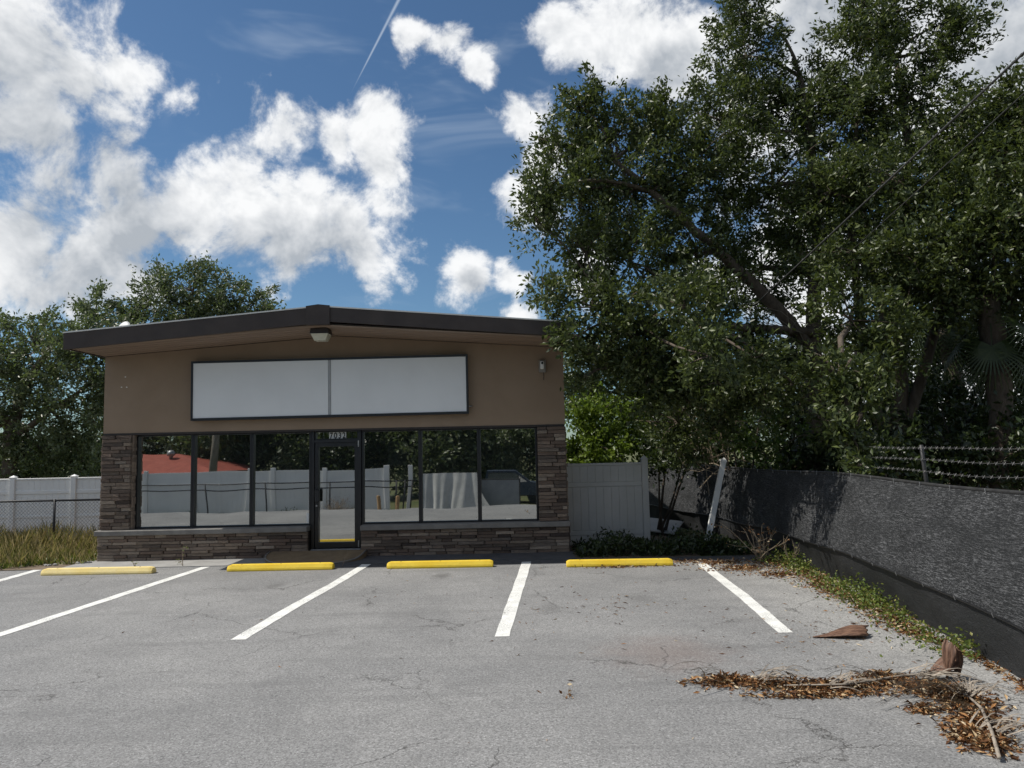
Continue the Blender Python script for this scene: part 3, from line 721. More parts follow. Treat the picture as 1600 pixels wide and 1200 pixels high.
wheel_stop(-2.12, -.37, 12.35, 'yellow_paint', 'yellow wheel stop in front of the three right windows', R_(-1.2))
wheel_stop(.82, 2.53, 12.12, 'yellow_paint', 'yellow wheel stop in front of the grey vinyl fence', R_(-1.8))

# ------------------------------------------------------------------ grey vinyl fence panel beside the shop
VF = empty('vinyl_fence', (1.7, 14.6, 0), 'grey vinyl privacy fence panel beside the shop corner', 'fence')
vx0, vx1, vy = 1.0, 2.52, 14.65
child_of(VF, MB().box(vx0, vx1, vy-.03, vy+.03, 1.14, 1.23, .006), 'rail', 'grey_vinyl')
child_of(VF, MB().box(vx0, vx1, vy-.03, vy+.03, .20, .29, .006), 'rail', 'grey_vinyl')
child_of(VF, MB().box(vx0, vx1, vy-.03, vy+.03, 1.55, 1.60, .006), 'rail', 'grey_vinyl')
nb = 10; bw = (vx1-vx0)/nb
for i in range(nb):
    child_of(VF, MB().box(vx0+i*bw+.001, vx0+(i+1)*bw-.001, vy-.016, vy+.016, .292, 1.138, .003), 'board', 'grey_vinyl')
    child_of(VF, MB().box(vx0+i*bw+.001, vx0+(i+1)*bw-.001, vy-.016, vy+.016, 1.232, 1.548, .003), 'board', 'grey_vinyl')
    child_of(VF, MB().box(vx0+i*bw+.001, vx0+(i+1)*bw-.001, vy-.016, vy+.016, .0, .198, .003), 'board', 'grey_vinyl')
pst = MB().box(vx1+.001, vx1+.125, vy-.065, vy+.06, 0, 1.66, .006); pst.add([(vx1-.008, vy-.075, 1.66), (vx1+.135, vy-.075, 1.66), (vx1+.135, vy+.07, 1.66), (vx1-.008, vy+.07, 1.66), (vx1+.063, vy-.002, 1.74)], [(0, 1, 4), (1, 2, 4), (2, 3, 4), (3, 0, 4), (3, 2, 1, 0)])
child_of(VF, pst, 'post', 'grey_vinyl')
a_, b_ = aty(1107, 838, 14.2), aty(1130, 722, 14.35)
LPo = MB(); ax_ = (b_-a_)
LPo.tube([a_-ax_*.1, b_], .066, 4, True); LPo.tube([b_, b_+ax_.normalized()*.03, b_+ax_.normalized()*.09], [.075, .075, .01], 4)
o = LPo.build('leaning_post', 'vinyl', None, off=(a_.x, a_.y, 0)); o.location = (a_.x, a_.y, 0)
tag(o, 'pale vinyl post leaning over in the weeds by the screened fence', 'post')
q = gnd(1045, 838)
o = MB().box(-.5, .42, -.45, .55, 0, .03, .005).build('fallen_panel', 'grey_vinyl'); o.location = (q.x-.08, q.y+.55, .14); o.rotation_euler = (R_(9), R_(5), R_(-24))
tag(o, 'white panel lying flat behind the vinyl fence post', 'panel')

# ------------------------------------------------------------------ screened chain-link fence on the right
FX = [(2.0, 3.95), (4.0, 4.14), (6.0, 4.36), (8.5, 4.50), (11, 4.62), (13, 4.62), (15, 4.40), (17, 4.0), (19, 3.5)]
BX = [(2.0, 3.2), (4.0, 3.62), (6.0, 3.98), (7.1, 4.16), (8.57, 4.32), (10.6, 4.46), (12.7, 4.5), (14.4, 4.3), (17, 3.9), (19, 3.4)]
def pl_(tab, y): return float(np.interp(y, [a for a, b in tab], [b for a, b in tab]))
SF = empty('screened_fence', (4.4, 9, 0), 'chain-link fence wrapped in sagging black windscreen cloth with barbed wire', 'fence')
gN = np.random.default_rng(5)
def wr(y, z): return .018*math.sin(y*2.3+z*3)+.012*math.sin(y*5.1-z*6+1)+.008*math.sin(y*11+z*9)
def cloth(z_of, x_of, rows, name, mat, y0=2.2, y1=19, dy=.09, amp=1.0):
    ny = int((y1-y0)/dy); v = []; f = []
    for i in range(ny+1):
        y = y0+(y1-y0)*i/ny
        for j in range(rows+1):
            u = j/rows; z = z_of(y, u); x = x_of(y, u) + amp*wr(y, z)*math.sin(math.pi*min(1, u*1.0+.08)); v.append((x, y, z))
    for i in range(ny):
        for j in range(rows): q = i*(rows+1)+j; f.append((q, q+1, q+rows+2, q+rows+1))
    return child_of(SF, MB().add(v, f), name, mat, True)
def ztop(y): return 1.46 - .02*math.sin(y*1.05) - .004*max(0, y-8)
def zseam(y): return float(np.interp(y, [2, 6, 8.3, 11, 14, 19], [.42, .44, .50, .46, .42, .42])) + .012*math.sin(y*2.1)
def xseam(y): return float(np.interp(y, [2, 4, 6, 8.3, 11, 13, 15, 19], [3.22, 3.62, 3.98, 4.17, 4.36, 4.42, 4.22, 3.38]))
def xup(y, u): a = pl_(FX, y); b = xseam(y); return b + (a-b)*(u**1.25)
cloth(lambda y, u: zseam(y) + (ztop(y)-zseam(y))*u, xup, 12, 'screen', 'screen_upper')
cloth(lambda y, u: .0 + (zseam(y)+.015)*u, lambda y, u: pl_(BX, y)+.05 + (xseam(y)+.012-pl_(BX, y)-.05)*u, 6, 'skirt', 'screen_skirt')
child_of(SF, MB().tube([(xseam(y)-.006, y, zseam(y)+.004) for y in np.arange(2.2, 19, .2)], .011, 5), 'seam_cord', 'black_metal', True)
child_of(SF, MB().tube([(pl_(FX, y)+.012, y, ztop(y)+.012) for y in np.arange(2.2, 19, .3)], .020, 6), 'top_rail', 'dark_steel', True)
for y in np.arange(3.0, 19, 2.6):
    x = pl_(FX, y)+.07
    child_of(SF, MB().tube([(x, y, -.02), (x, y, 1.5)] + ([(x-.01, y, 1.6), (x-.03, y, 1.88)] if y < 9.4 else []), .022, 8), 'post', 'dark_steel', True)
for y in np.arange(2.6, 18.8, .62):
    child_of(SF, MB().tube([(xseam(y)-.012, y, zseam(y)-.014), (xseam(y)-.02, y+.01, zseam(y)+.02)], .004, 4), 'tie', 'galvanized')
    child_of(SF, MB().tube([(pl_(FX, y)-.012, y, ztop(y)-.025), (pl_(FX, y)-.012, y+.01, ztop(y)+.03)], .005, 4), 'tie', 'galvanized')
for kx, dz in enumerate((.14, .27, .40)):
    mb = MB(); pts = [(pl_(FX, y)+.045-.05*kx*.4, y, ztop(y)+dz+.008*math.sin(y*2.4+kx)) for y in np.arange(2.2, 9.6, .25)]
    mb.tube(pts, .0026, 4)
    for y in np.arange(2.3, 9.4, .125):
        x = pl_(FX, y)+.045-.05*kx*.4; z = ztop(y)+dz+.008*math.sin(y*2.4+kx)
        mb.tube([(x-.016, y-.008, z-.014), (x+.016, y+.008, z+.014)], .0032, 3); mb.tube([(x+.012, y-.01, z-.014), (x-.012, y+.01, z+.014)], .0032, 3)
    child_of(SF, mb, 'barbed_wire', 'old_wire')

# ------------------------------------------------------------------ left: vinyl fence, chain-link fence, grass
gl = -.45
WF = empty('white_vinyl_fence', (-14, 22, gl), 'white vinyl privacy fence with capped posts behind the chain-link fence', 'fence')
fy = 22.2
xs_ = [aty(x, 745, fy).x for x in (-150, -62, 22, 117, 212, 300)]
zt = aty(117, 746, fy).z
for i, x in enumerate(xs_):
    mb = MB().box(x-.075, x+.075, fy-.09, fy+.06, gl-.05, zt+.04, .006)
    mb.add([(x-.09, fy-.105, zt+.04), (x+.09, fy-.105, zt+.04), (x+.09, fy+.075, zt+.04), (x-.09, fy+.075, zt+.04), (x, fy-.015, zt+.10)], [(0, 1, 4), (1, 2, 4), (2, 3, 4), (3, 0, 4), (3, 2, 1, 0)])
    child_of(WF, mb, 'post', 'vinyl')
    if i:
        x0, x1 = xs_[i-1]+.076, x-.076; zr = zt-.42
        for (z0, z1) in ((zt-.05, zt), (zr-.05, zr+.05), (gl+.1, gl+.2), (zr-.75, zr-.68)): child_of(WF, MB().box(x0, x1, fy-.045, fy+.03, z0, z1, .005), 'rail', 'vinyl')
        nb = 9; bw = (x1-x0)/nb
        for j in range(nb):
            child_of(WF, MB().box(x0+j*bw+.0015, x0+(j+1)*bw-.0015, fy-.026, fy+.012, gl+.03, zt-.01, .003), 'board', 'vinyl')
CL = empty('chain_link_fence', (-12, 18.6, gl), 'grey chain-link fence with top rail standing in the grass bed', 'fence')
cy = 18.6; ztc = aty(85, 782, cy).z; xp = aty(85, 800, cy).x
cx0, cx1 = xp-6, xp+3.2
child_of(CL, MB().tube([(cx0, cy, ztc), (cx1, cy, ztc)], .026, 8), 'top_rail', 'dark_steel', True)
for x in (cx0, xp-3, xp, cx1): child_of(CL, MB().tube([(x, cy, gl-.05), (x, cy, ztc+.03)], .03, 8), 'post', 'dark_steel', True)
mb = MB(); hgt_ = ztc-gl-.03; st_ = .09
for i in range(int((cx1-cx0)/st_)+14):
    for sg in (-1, 1):
        xb = cx0+(i-12)*st_ if sg > 0 else cx0+i*st_
        a, b = Vector((xb, cy, gl+.03)), Vector((xb+sg*hgt_, cy+.004*sg, ztc))
        lo, hi = (a, b)
        t0, t1 = 0, 1
        for lim, s_ in ((cx0, 1), (cx1, -1)):
            fa_, fb_ = s_*(a.x-lim), s_*(b.x-lim)
            if fa_ < 0 and fb_ < 0: t0 = 2
            elif fa_ < 0: t0 = max(t0, fa_/(fa_-fb_))
            elif fb_ < 0: t1 = min(t1, fa_/(fa_-fb_))
        if t0 < t1: mb.tube([a.lerp(b, t0), a.lerp(b, t1)], .0042, 3, False)
tag(child_of(CL, mb, 'wire_mesh', 'galvanized'), kind='stuff')
def blades(name, n, region, hmin, hmax, mat, label, cat, seed, lean=.35, width=.012):
    g = np.random.default_rng(seed); P = []; A = []; Ls = []
    while len(P) < n:
        x, y = g.uniform(region[0], region[1]), g.uniform(region[2], region[3])
        if not region[4](x, y): continue
        pn = math.sin(x*3.1+y*1.7)*.5+math.sin(x*7.3-y*4.1)*.3
        h = (hmin+(hmax-hmin)*g.random()**1.6)*(1+.35*pn)*(1+.9*sst(13.6, 17, y))
        P.append((x, y, gz(x, y)-.01)); d = g.normal(size=3)*lean; d[2] = 1; A.append(d); Ls.append(h)
    me = leafmesh(name, np.array(P), np.array(A), np.array(Ls), width, seed, .1, .12)
    o = link(name, me, mat); return tag(o, label, cat, kind='stuff')
e1, e2 = gnd(0, 890), gnd(155, 879)
def in_bed(x, y):
    ye = e1.y + (x-e1.x)*(e2.y-e1.y)/(e2.x-e1.x) + .12*math.sin(x*5)
    return y > ye and (x < XL-.1 or y > 40)
blades('tall_grass', 26000, (-16, XL-.08, 12.7, 21.5, in_bed), .10, .34, 'grass_blade', 'tall unmown grass turning tan between lot and fence', 'grass', 21)
blades('green_undergrowth', 9000, (-16, XL-.08, 12.7, 15.5, in_bed), .06, .2, 'weed_leaf', 'short green weeds at the grass bed edge', 'weeds', 22, .6, .03)
mb = sheet('grass_bed', axis((-30, XL-.06, 30)), axis((12.96, 24, 22)), .008, 'earth')
# stones along the bed edge
for i in range(16):
    x = rng.uniform(e1.x+.6, XL-.02); ye = e1.y+(x-e1.x)*(e2.y-e1.y)/(e2.x-e1.x)
    bm = bmesh.new(); bmesh.ops.create_icosphere(bm, subdivisions=1, radius=rng.uniform(.025, .055))
    for v in bm.verts: v.co *= rng.uniform(.75, 1.2); v.co.z *= .6
    me = bpy.data.meshes.new('edging_rock'); bm.to_mesh(me); bm.free()
    o = link('edging_rock', me, 'concrete'); o.location = (x, ye+rng.uniform(-.05, .06), .02)
    tag(o, 'small pale rock at the edge of the grass bed', 'rock', 'rocks edging the grass bed')

# ------------------------------------------------------------------ litter and weeds along the right fence
def leaf_pile(name, polys, n, hgt, mat, label, cat, seed, L=(.012, .075), asp=.30, flat=.3, zoff=.008):
    g = np.random.default_rng(seed); P = []; A = []; Ls = []
    for (cx_, cy_, rx, ry, w) in polys:
        m_ = int(n*w)
        for _ in range(m_):
            a = g.uniform(0, 2*math.pi); r = min(1.7, abs(g.normal())*.5) if g.random() < .8 else g.random()**.5*1.25
            wob_ = 1+.22*math.sin(a*5+cx_*3)+.12*math.sin(a*11+cy_)
            x, y = cx_+rx*r*math.cos(a)*wob_, cy_+ry*r*math.sin(a)*wob_
            P.append((x, y, zoff+hgt*g.random()*max(.05, 1-r*.8))); d = g.normal(size=3); d[2] *= flat; A.append(d); Ls.append(g.uniform(*L))
    Ls = np.array(Ls); me = leafmesh(name, np.array(P), np.array(A), Ls, Ls*asp, seed, .25, .15)
    o = link(name, me, mat); return tag(o, label, cat, kind='stuff')
def el(px, py, rx, ry, w):  q = gnd(px, py); return (q.x, q.y, rx, ry, w)
leaf_pile('leaf_litter', [el(1140, 1066, .33, .13, .15), el(1215, 1072, .4, .15, .18), el(1290, 1076, .38, .15, .16), el(1340, 1078, .22, .12, .08),
                          el(1400, 1070, .35, .12, .12), el(1460, 1080, .3, .16, .13), el(1375, 1058, .2, .05, .05), el(1440, 1112, .13, .06, .03), el(1270, 1088, .4, .05, .1)], 7500, .04, 'dry_leaf',
          'long drift of brown dry leaves across the asphalt', 'leaves', 31)
leaf_pile('leaf_heap', [el(1505, 1100, .28, .22, .3), el(1530, 1130, .22, .2, .3), el(1545, 1165, .17, .16, .2), el(1520, 1150, .15, .15, .2)], 4200, .045, 'dry_leaf',
          'heap of tan dry leaves beside the dead palm frond', 'leaves', 32)
strip = []
for y in np.arange(5.2, 12.6, .3):
    xb = pl_(BX, y); w_ = .33+.25*math.sin(y*1.9)
    kk_ = sst(6.2, 8.6, y)*.8+.2; strip.append((xb-(.22+.1*math.sin(y*2.7))*kk_, y, (.24+.12*abs(math.sin(y*1.3)))*kk_, .26, .036*kk_))
strip += [(3.5, 11.6, .55, .35, .09), (3.9, 11.0, .4, .3, .06), (3.3, 12.2, .8, .3, .08), (2.4, 12.4, .9, .12, .05), (1.7, 11.95, .8, .06, .02)]
leaf_pile('fence_leaf_litter', strip, 11000, .02, 'dry_leaf', 'orange brown leaf litter along the foot of the screened fence', 'leaves', 33)
scat = [(1.2, 9, 3.6, 3.2, .5), (3.2, 7.5, 1.2, 1.5, .5)]
leaf_pile('scattered_twigs', scat, 420, .004, 'dry_leaf', 'scattered twigs and leaf bits on the asphalt', 'debris', 34, (.015, .08), .13, .05)
g = np.random.default_rng(40); P = []; A = []
for y in np.arange(6.6, 12.4, .012):
    dens_ = .5+.5*math.sin(y*2.2+.6)
    for _ in range(int(3+7*dens_)):
        xb = pl_(BX, y); P.append((xb-.03-abs(g.normal())*.22, y+g.normal()*.05, abs(g.normal())*.075*(.5+dens_)+.01)); A.append((g.normal()*.8-.3, g.normal()*.8, .45))
o = link('ground_ivy', leafmesh('ground_ivy', np.array(P), np.array(A), .042, .026, 41), 'weed_leaf'); tag(o, 'low green and yellow weeds growing along the screened fence', 'weeds', kind='stuff')
P = []; A = []; Ls = []
for _ in range(5200):
    x = g.uniform(1.1, 4.2); y = 13.0 + abs(g.normal())*.8
    hh = .12+.22*(math.sin(x*4.2)*.5+.5)
    P.append((x, y, g.random()**1.5*hh)); A.append(g.normal(size=3)+np.array([0, 0, .6])); Ls.append(g.uniform(.04, .11))
Ls = np.array(Ls); o = link('shade_weeds', leafmesh('shade_weeds', np.array(P), np.array(A), Ls, Ls*.45, 43), 'dark_leaf'); tag(o, 'dark weeds growing in the shade below the grey vinyl fence', 'weeds', kind='stuff')

def twiggy(name, label, base, hgt_, n, seed, mat='dead_wood', spread=.5, leafm=None, nl=0, r0=.008):
    g = np.random.default_rng(seed); e = empty(name, base, label, 'weed'); mb = MB(); tips = []
    for i in range(n):
        d = Vector((g.normal()*spread, g.normal()*spread, 1)).normalized(); h = hgt_*(.5+.5*g.random())
        pts = [Vector((0, 0, -.01))]
        for j in range(5): d = (d+Vector(g.normal(size=3))*.18).normalized(); pts.append(pts[-1]+d*h/5)
        mb.tube(pts, [r0, r0*.8, r0*.65, r0*.5, r0*.35, r0*.2], 5)
        for j in (2, 3, 4):
            d2 = (d+Vector(g.normal(size=3))*.8).normalized(); q = pts[j]; mb.tube([q, q+d2*h*.18, q+d2*h*.3+Vector((0, 0, .02))], [r0*.4, r0*.3, r0*.15], 4)
            tips += [q+d2*h*.3, q+d2*h*.15]
        tips.append(pts[-1])
    mb.build('stem', mat, e)
    if leafm:
        P = []; A = []
        for _ in range(nl): P.append(np.array(tips[g.integers(len(tips))])+g.normal(size=3)*.02); A.append(g.normal(size=3))
        tag(link('leaves', leafmesh('leaves', np.array(P), np.array(A), .045, .022, seed), leafm, e), kind='stuff')
    return e
q = gnd(1190, 882); twiggy('dry_shrub', 'leafless tan twiggy weed at the corner of the screened fence', (q.x+.05, q.y+.2, 0), 1.0, 9, 51, 'dead_wood', .35, 'dry_leaf', 70, .011)
q = gnd(1240, 885); twiggy('dry_weed_stalk', 'long bent dry stalks leaning on the black skirt', (q.x, q.y, 0), .6, 6, 52, 'dead_wood', .6)
q = gnd(283, 885); twiggy('thin_weed', 'thin dry weed in the pavement joint before the left windows', (q.x+.03, q.y, 0), .42, 3, 53, 'dead_wood', .2, 'weed_leaf', 14, .005)
q = gnd(210, 886); twiggy('small_weed', 'short weed in the pavement joint by the stone corner', (q.x, q.y, 0), .16, 3, 54, 'dead_wood', .3, 'weed_leaf', 10, .004)
q = gnd(535, 884); twiggy('ramp_weed', 'single dry stem standing at the ramp edge', (q.x, q.y, 0), .3, 2, 55, 'dead_wood', .15, None, 0, .004)
q = gnd(890, 1090); twiggy('crack_sprout', 'tiny reddish sprout in an asphalt crack', (q.x, q.y, 0), .09, 3, 56, 'dead_wood', .5, 'dry_leaf', 8, .003)
# fallen palm boots
def boot(name, label, loc, rot, l, w, curl, seed):
    r2 = random.Random(seed); nu, nv = 22, 12; v = []; f = []
    for i in range(nu+1):
        u = i/nu; ww = w*(.04 + .96*math.sin(min(1, u*1.15)*math.pi*.5)**1.2)*(1-.35*max(0, u-.8)/.2)
        for j in range(nv+1):
            s_ = j/nv*2-1; a = s_*curl*(.35+.65*u)
            fold = max(0, s_-.35)*max(0, u-.35)*w*1.1
            v.append((l*(u + .09*s_*u) + .012*math.sin(11*s_+seed)*u, ww*math.sin(a)*1.05 - fold*.9, ww*.55*math.cos(a)*(u**.6) + fold + .004*math.sin(s_*9+u*4)))
    for i in range(nu):
        for j in range(nv): q_ = i*(nv+1)+j; f.append((q_, q_+1, q_+nv+2, q_+nv+1))
    mnz = min(vv[2] for vv in v); v = [(a_, b_, c_-mnz) for a_, b_, c_ in v]
    o = MB().add(v, f).build(name, 'palm_boot', None, True); o.location = loc; o.rotation_euler = rot
    md = o.modifiers.new('thick', 'SOLIDIFY'); md.thickness = .007
    return tag(o, label, 'palm boot')
q = gnd(1272, 998); boot('palm_boot', 'brown curled palm leaf base lying beside the weeds', (q.x, q.y+.02, .004), (0, 0, R_(6)), .56, .15, 1.35, 61)
q = gnd(1490, 1066); bt = empty('palm_boot_cluster', (q.x, q.y+.03, 0), 'dark curled palm leaf bases standing upright by the fence foot', 'palm boot')
for i, (dx, dy, rx, ry, rz, l, w) in enumerate([(-.03, 0, 10, -78, 20, .30, .07), (.08, .03, 0, -70, 200, .24, .10), (-.22, .02, 8, -18, 12, .34, .10)]):
    b_ = boot('sheath', None, (dx, dy, .01), (R_(rx), R_(ry), R_(rz)), l, w, 1.3, 62+i); b_.parent = bt
    for kk in ('label', 'category'):
        if kk in b_: del b_[kk]
# dead frond
FR = empty('dry_palm_frond', gnd(1530, 1110), 'dead tan palm frond with curved stalk on the leaf heap', 'palm frond')
sp_ = [gnd(1562, 1192), gnd(1551, 1160), gnd(1535, 1125), gnd(1512, 1100), gnd(1490, 1085)]
sp_ = [Vector((q.x, q.y, .03+.05*math.sin(i*.8))) for i, q in enumerate(sp_)]
child_of(FR, MB().tube(sp_, [.013, .012, .010, .008, .006], 6), 'stalk', 'dry_frond', True)
g = np.random.default_rng(66)
def strips(name, org, dirs, n, l0, l1, w, seed):
    g = np.random.default_rng(seed); mb = MB()
    for i in range(n):
        a = dirs[0]+(dirs[1]-dirs[0])*g.random(); l = g.uniform(l0, l1); d = Vector((math.cos(a), math.sin(a), 0)); s_ = Vector((-d.y, d.x, 0))
        o_ = org+Vector((g.normal()*.05, g.normal()*.05, .02)); vs = []; fs = []
        kx_ = g.normal()*.25; hz = g.uniform(.02, .09)
        for j in range(6):
            u = j/5; q_ = o_+d*l*u+s_*kx_*l*u*u+Vector((0, 0, hz*math.sin(math.pi*u*.9)-.015*u)); ww = w*(1-u*.85)*.5
            vs += [q_+s_*ww+Vector((0, 0, .004)), q_-s_*ww]
            if j: fs.append((2*j-2, 2*j-1, 2*j+1, 2*j))
        mb.add(vs, fs)
    return child_of(FR, mb, name, 'dry_frond')
strips('leaflet_fan', sp_[3], (R_(70), R_(200)), 44, .22, .5, .014, 67)
strips('leaflet_fan', sp_[4], (R_(150), R_(200)), 22, .3, .8, .012, 68)
strips('leaflet_fan', sp_[3], (R_(-20), R_(70)), 16, .15, .3, .013, 69)
for k_, (px_, py_) in enumerate([(1130, 1066), (1190, 1070), (1250, 1074), (1310, 1078), (1370, 1070), (1440, 1066), (1530, 1120), (1545, 1150)]):
    q_ = gnd(px_, py_); strips('leaf_strands', Vector((q_.x, q_.y, .03)), (R_(-30), R_(40)) if k_ % 2 else (R_(150), R_(215)), 16, .12, .42, .011, 600+k_)
o = gnd(1330, 1075)
st = MB().tube([gnd(1225, 1080)+Vector((0, 0, .045)), gnd(1320, 1082)+Vector((0, 0, .06)), gnd(1410, 1066)+Vector((0, 0, .05)), gnd(1500, 1062)+Vector((0, 0, .06))], [.005, .009, .012, .014], 5)
oo = st.build('dry_palm_stalk', 'dry_frond', None, True); tag(oo, 'long thin dry palm stalk lying on the leaf drift', 'stalk')

# ------------------------------------------------------------------ trees
def bb(px, py, Y, r): q = aty(px, py, Y); return ((q.x, q.y, q.z), r)
# big laurel behind the screened fence
tb = aty(1285, 770, 15.0); tb.z = 0
blobs = [bb(905, 165, 14.5, .62), bb(880, 225, 14.2, .6), bb(960, 215, 14.8, .85), bb(1030, 200, 15, .75), bb(905, 300, 14, .85), bb(850, 300, 13.6, .55), bb(838, 345, 13.4, .5), bb(990, 300, 14.6, 1.1),
         bb(860, 455, 12.6, .48), bb(915, 395, 13.4, .62), bb(985, 410, 13.8, .95), bb(925, 480, 12.6, .55), bb(905, 525, 12.3, .42), bb(975, 520, 12.7, .75), bb(945, 575, 12.9, .5), bb(1010, 600, 12.8, .55), bb(1110, 555, 10.7, .42), bb(1070, 480, 11.2, .5), bb(1085, 590, 12.6, .55), bb(1160, 600, 13.0, .55), bb(1110, 480, 12.6, .6),
         bb(1050, 540, 12.7, .75), bb(1075, 628, 12.7, .42), bb(1125, 600, 12.0, .4), bb(1135, 645, 13.2, .42), bb(1180, 560, 11.3, .36), bb(1195, 610, 12.2, .4), bb(1240, 600, 11.6, .36), bb(1060, 660, 14.2, .7), bb(1080, 270, 15, 1.15), bb(1090, 400, 14.8, 1.0), bb(1130, 190, 15.4, 1.0), bb(1165, 90, 15.6, .85), bb(1160, 25, 15.8, .7),
         bb(1210, 290, 15, 1.2), bb(1190, 420, 15.6, .9), bb(1265, 170, 15.6, 1.0), bb(1215, 150, 15.6, .6), bb(1150, 545, 14.6, .6), bb(1220, 560, 14.4, .55)]
trunks = [([tb, tb+Vector((-.1, 0, 2.0)), aty(1275, 480, 15), aty(1278, 300, 15.2), aty(1250, 120, 15.4)], .26, .06),
          ([aty(1290, 590, 15), aty(1215, 480, 14.8), aty(1130, 400, 14.4), aty(1040, 320, 14.2), aty(960, 250, 14.4)], .17, .05),
          ([aty(1280, 520, 15), aty(1190, 515, 14.4), aty(1080, 505, 13.6), aty(960, 500, 13)], .11, .04)]
tree('laurel_tree', 'large dark glossy-leaved tree overhanging the shop roof from behind the fence', 'tree', tb, trunks, blobs, per_m2=21, nleaf=70, spread=.19, L=.10, Wd=.042, shell=.25, seed=11, limb_r=.09)
# second laurel, upright crown to the right
tb2 = aty(1400, 760, 14.2); tb2.z = 0
blobs = [bb(1340, 60, 15, .9), bb(1385, 25, 15, .8), bb(1330, 170, 14.6, 1.0), bb(1420, 150, 14.6, 1.0), bb(1480, 75, 14.4, .6), bb(1500, 30, 14.4, .5), bb(1300, 300, 14, .9), bb(1400, 280, 13.6, 1.0),
         bb(1500, 210, 13.6, .8), bb(1570, 150, 13.4, .6), bb(1590, 250, 12.8, .9), bb(1490, 320, 13, .9), bb(1340, 400, 13.4, .85), bb(1430, 410, 12.8, .85), bb(1540, 380, 12.4, .8), bb(1620, 330, 12, .9),
         bb(1330, 500, 12, .6), bb(1310, 590, 11, .45), bb(1345, 650, 10.6, .36), bb(1335, 690, 10.6, .28), bb(1400, 540, 12, .6), bb(1300, 660, 12, .4), bb(1480, 470, 13, .7), bb(1580, 470, 13, .7), bb(1640, 180, 12.5, .9), bb(1690, 400, 12, .9), bb(1360, 590, 11, .4), bb(1345, 728, 10.2, .13)]
trunks = [([tb2, tb2+Vector((.1, 0, 2)), aty(1410, 420, 14.2), aty(1420, 250, 14.4), aty(1400, 90, 14.8)], .2, .05),
          ([tb2+Vector((.1, .1, .4)), aty(1350, 560, 14.4), aty(1330, 350, 14.4), aty(1340, 150, 14.8)], .13, .04),
          ([tb2+Vector((.1, .1, 1.6)), aty(1480, 450, 13.8), aty(1540, 300, 13.2), aty(1600, 200, 12.8)], .12, .04)]
tree('upright_laurel_tree', 'tall upright glossy tree with leafy shoots hanging over the screened fence', 'tree', tb2, trunks, blobs, per_m2=21, nleaf=70, spread=.19, L=.10, Wd=.043, shell=.25, seed=12, limb_r=.07)
# darker trees further back fill behind
tb3 = aty(1500, 760, 20); tb3.z = 0
blobs = [bb(1250, 400, 20, 1.5), bb(1350, 300, 20, 1.8), bb(1480, 380, 20, 1.8), bb(1580, 250, 20, 1.8), bb(1420, 500, 20, 1.3), bb(1560, 520, 20, 1.2), bb(1680, 400, 20, 2.0), bb(1300, 560, 20, 1.0), bb(1450, 620, 19, .8)]
tree('shaded_rear_tree', 'dark shaded tree filling the gap behind the two glossy trees', 'tree', tb3,
     [([tb3, tb3+Vector((0, 0, 3)), aty(1490, 350, 20)], .3, .1), ([tb3+Vector((-.4, 0, 0)), aty(1390, 560, 20), aty(1350, 330, 20)], .16, .06), ([tb3+Vector((.5, 0, 0)), aty(1580, 520, 20), aty(1600, 270, 20)], .18, .06)],
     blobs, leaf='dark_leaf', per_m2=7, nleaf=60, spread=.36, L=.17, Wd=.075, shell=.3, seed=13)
# tree behind the shop's right corner, bright shrub, vines and undergrowth
tb4 = aty(930, 720, 26); tb4.z = 0
tree('grey_green_tree', 'pale grey-green tree standing behind the shop corner', 'tree', tb4, [([tb4, aty(925, 640, 26), aty(935, 540, 26)], .2, .08)],
     [bb(920, 590, 26, 1.3), bb(890, 620, 26, 1.0), bb(960, 560, 26, 1.2), bb(1000, 620, 26, 1.3), bb(1080, 600, 26, 1.4), bb(1150, 650, 26, 1.4), bb(1060, 690, 25, 1.2)], leaf='oak_leaf', per_m2=8, nleaf=60, spread=.36, L=.17, Wd=.075, shell=.3, seed=14)
def shrub(name, label, px, py, Y, blobs, leaf, seed, cat='shrub', **kw):
    b0 = aty(px, py, Y); b0.z = 0; r2 = np.random.default_rng(seed)
    tr_ = [([b0+Vector((r2.normal()*.1, r2.normal()*.1, 0)), b0.lerp(Vector(c), .5)+Vector(r2.normal(size=3))*.08, Vector(c)], .035, .012) for c, r in blobs[:4]]
    return tree(name, label, cat, b0, tr_, blobs, leaf=leaf, seed=seed, limb_r=.02, **kw)
shrub('bright_shrub', 'bright yellow-green bush behind the grey vinyl fence', 925, 740, 23.6, [bb(900, 665, 23.6, .75), bb(940, 650, 23.6, .8), bb(930, 705, 23.2, .8), bb(985, 660, 24, .7), bb(890, 705, 23.4, .55), bb(970, 705, 23.2, .65), bb(1000, 700, 23.6, .5)], 'bright_leaf', 15, per_m2=13, nleaf=56, spread=.24, L=.15, Wd=.075, shell=.3)
shrub('dark_evergreen_bush', 'dark dense bush beside the yellow-green bush', 1030, 740, 16, [bb(1035, 670, 16, .45), bb(1070, 710, 15.6, .45), bb(1030, 720, 15.6, .3), bb(1095, 670, 16, .5)], 'dark_leaf', 16, per_m2=20, nleaf=56, spread=.18, L=.11, Wd=.05, shell=.3)
shrub('yellow_vine_shrub', 'viny shrub with yellowing leaves over the far screened fence', 1165, 750, 15, [bb(1145, 690, 14.8, .4), bb(1185, 665, 14.8, .45), bb(1200, 715, 14.4, .35), bb(1120, 655, 15, .35), bb(1235, 690, 14.6, .4)], 'vine_leaf', 17, per_m2=14, nleaf=40, spread=.2, L=.10, Wd=.06)
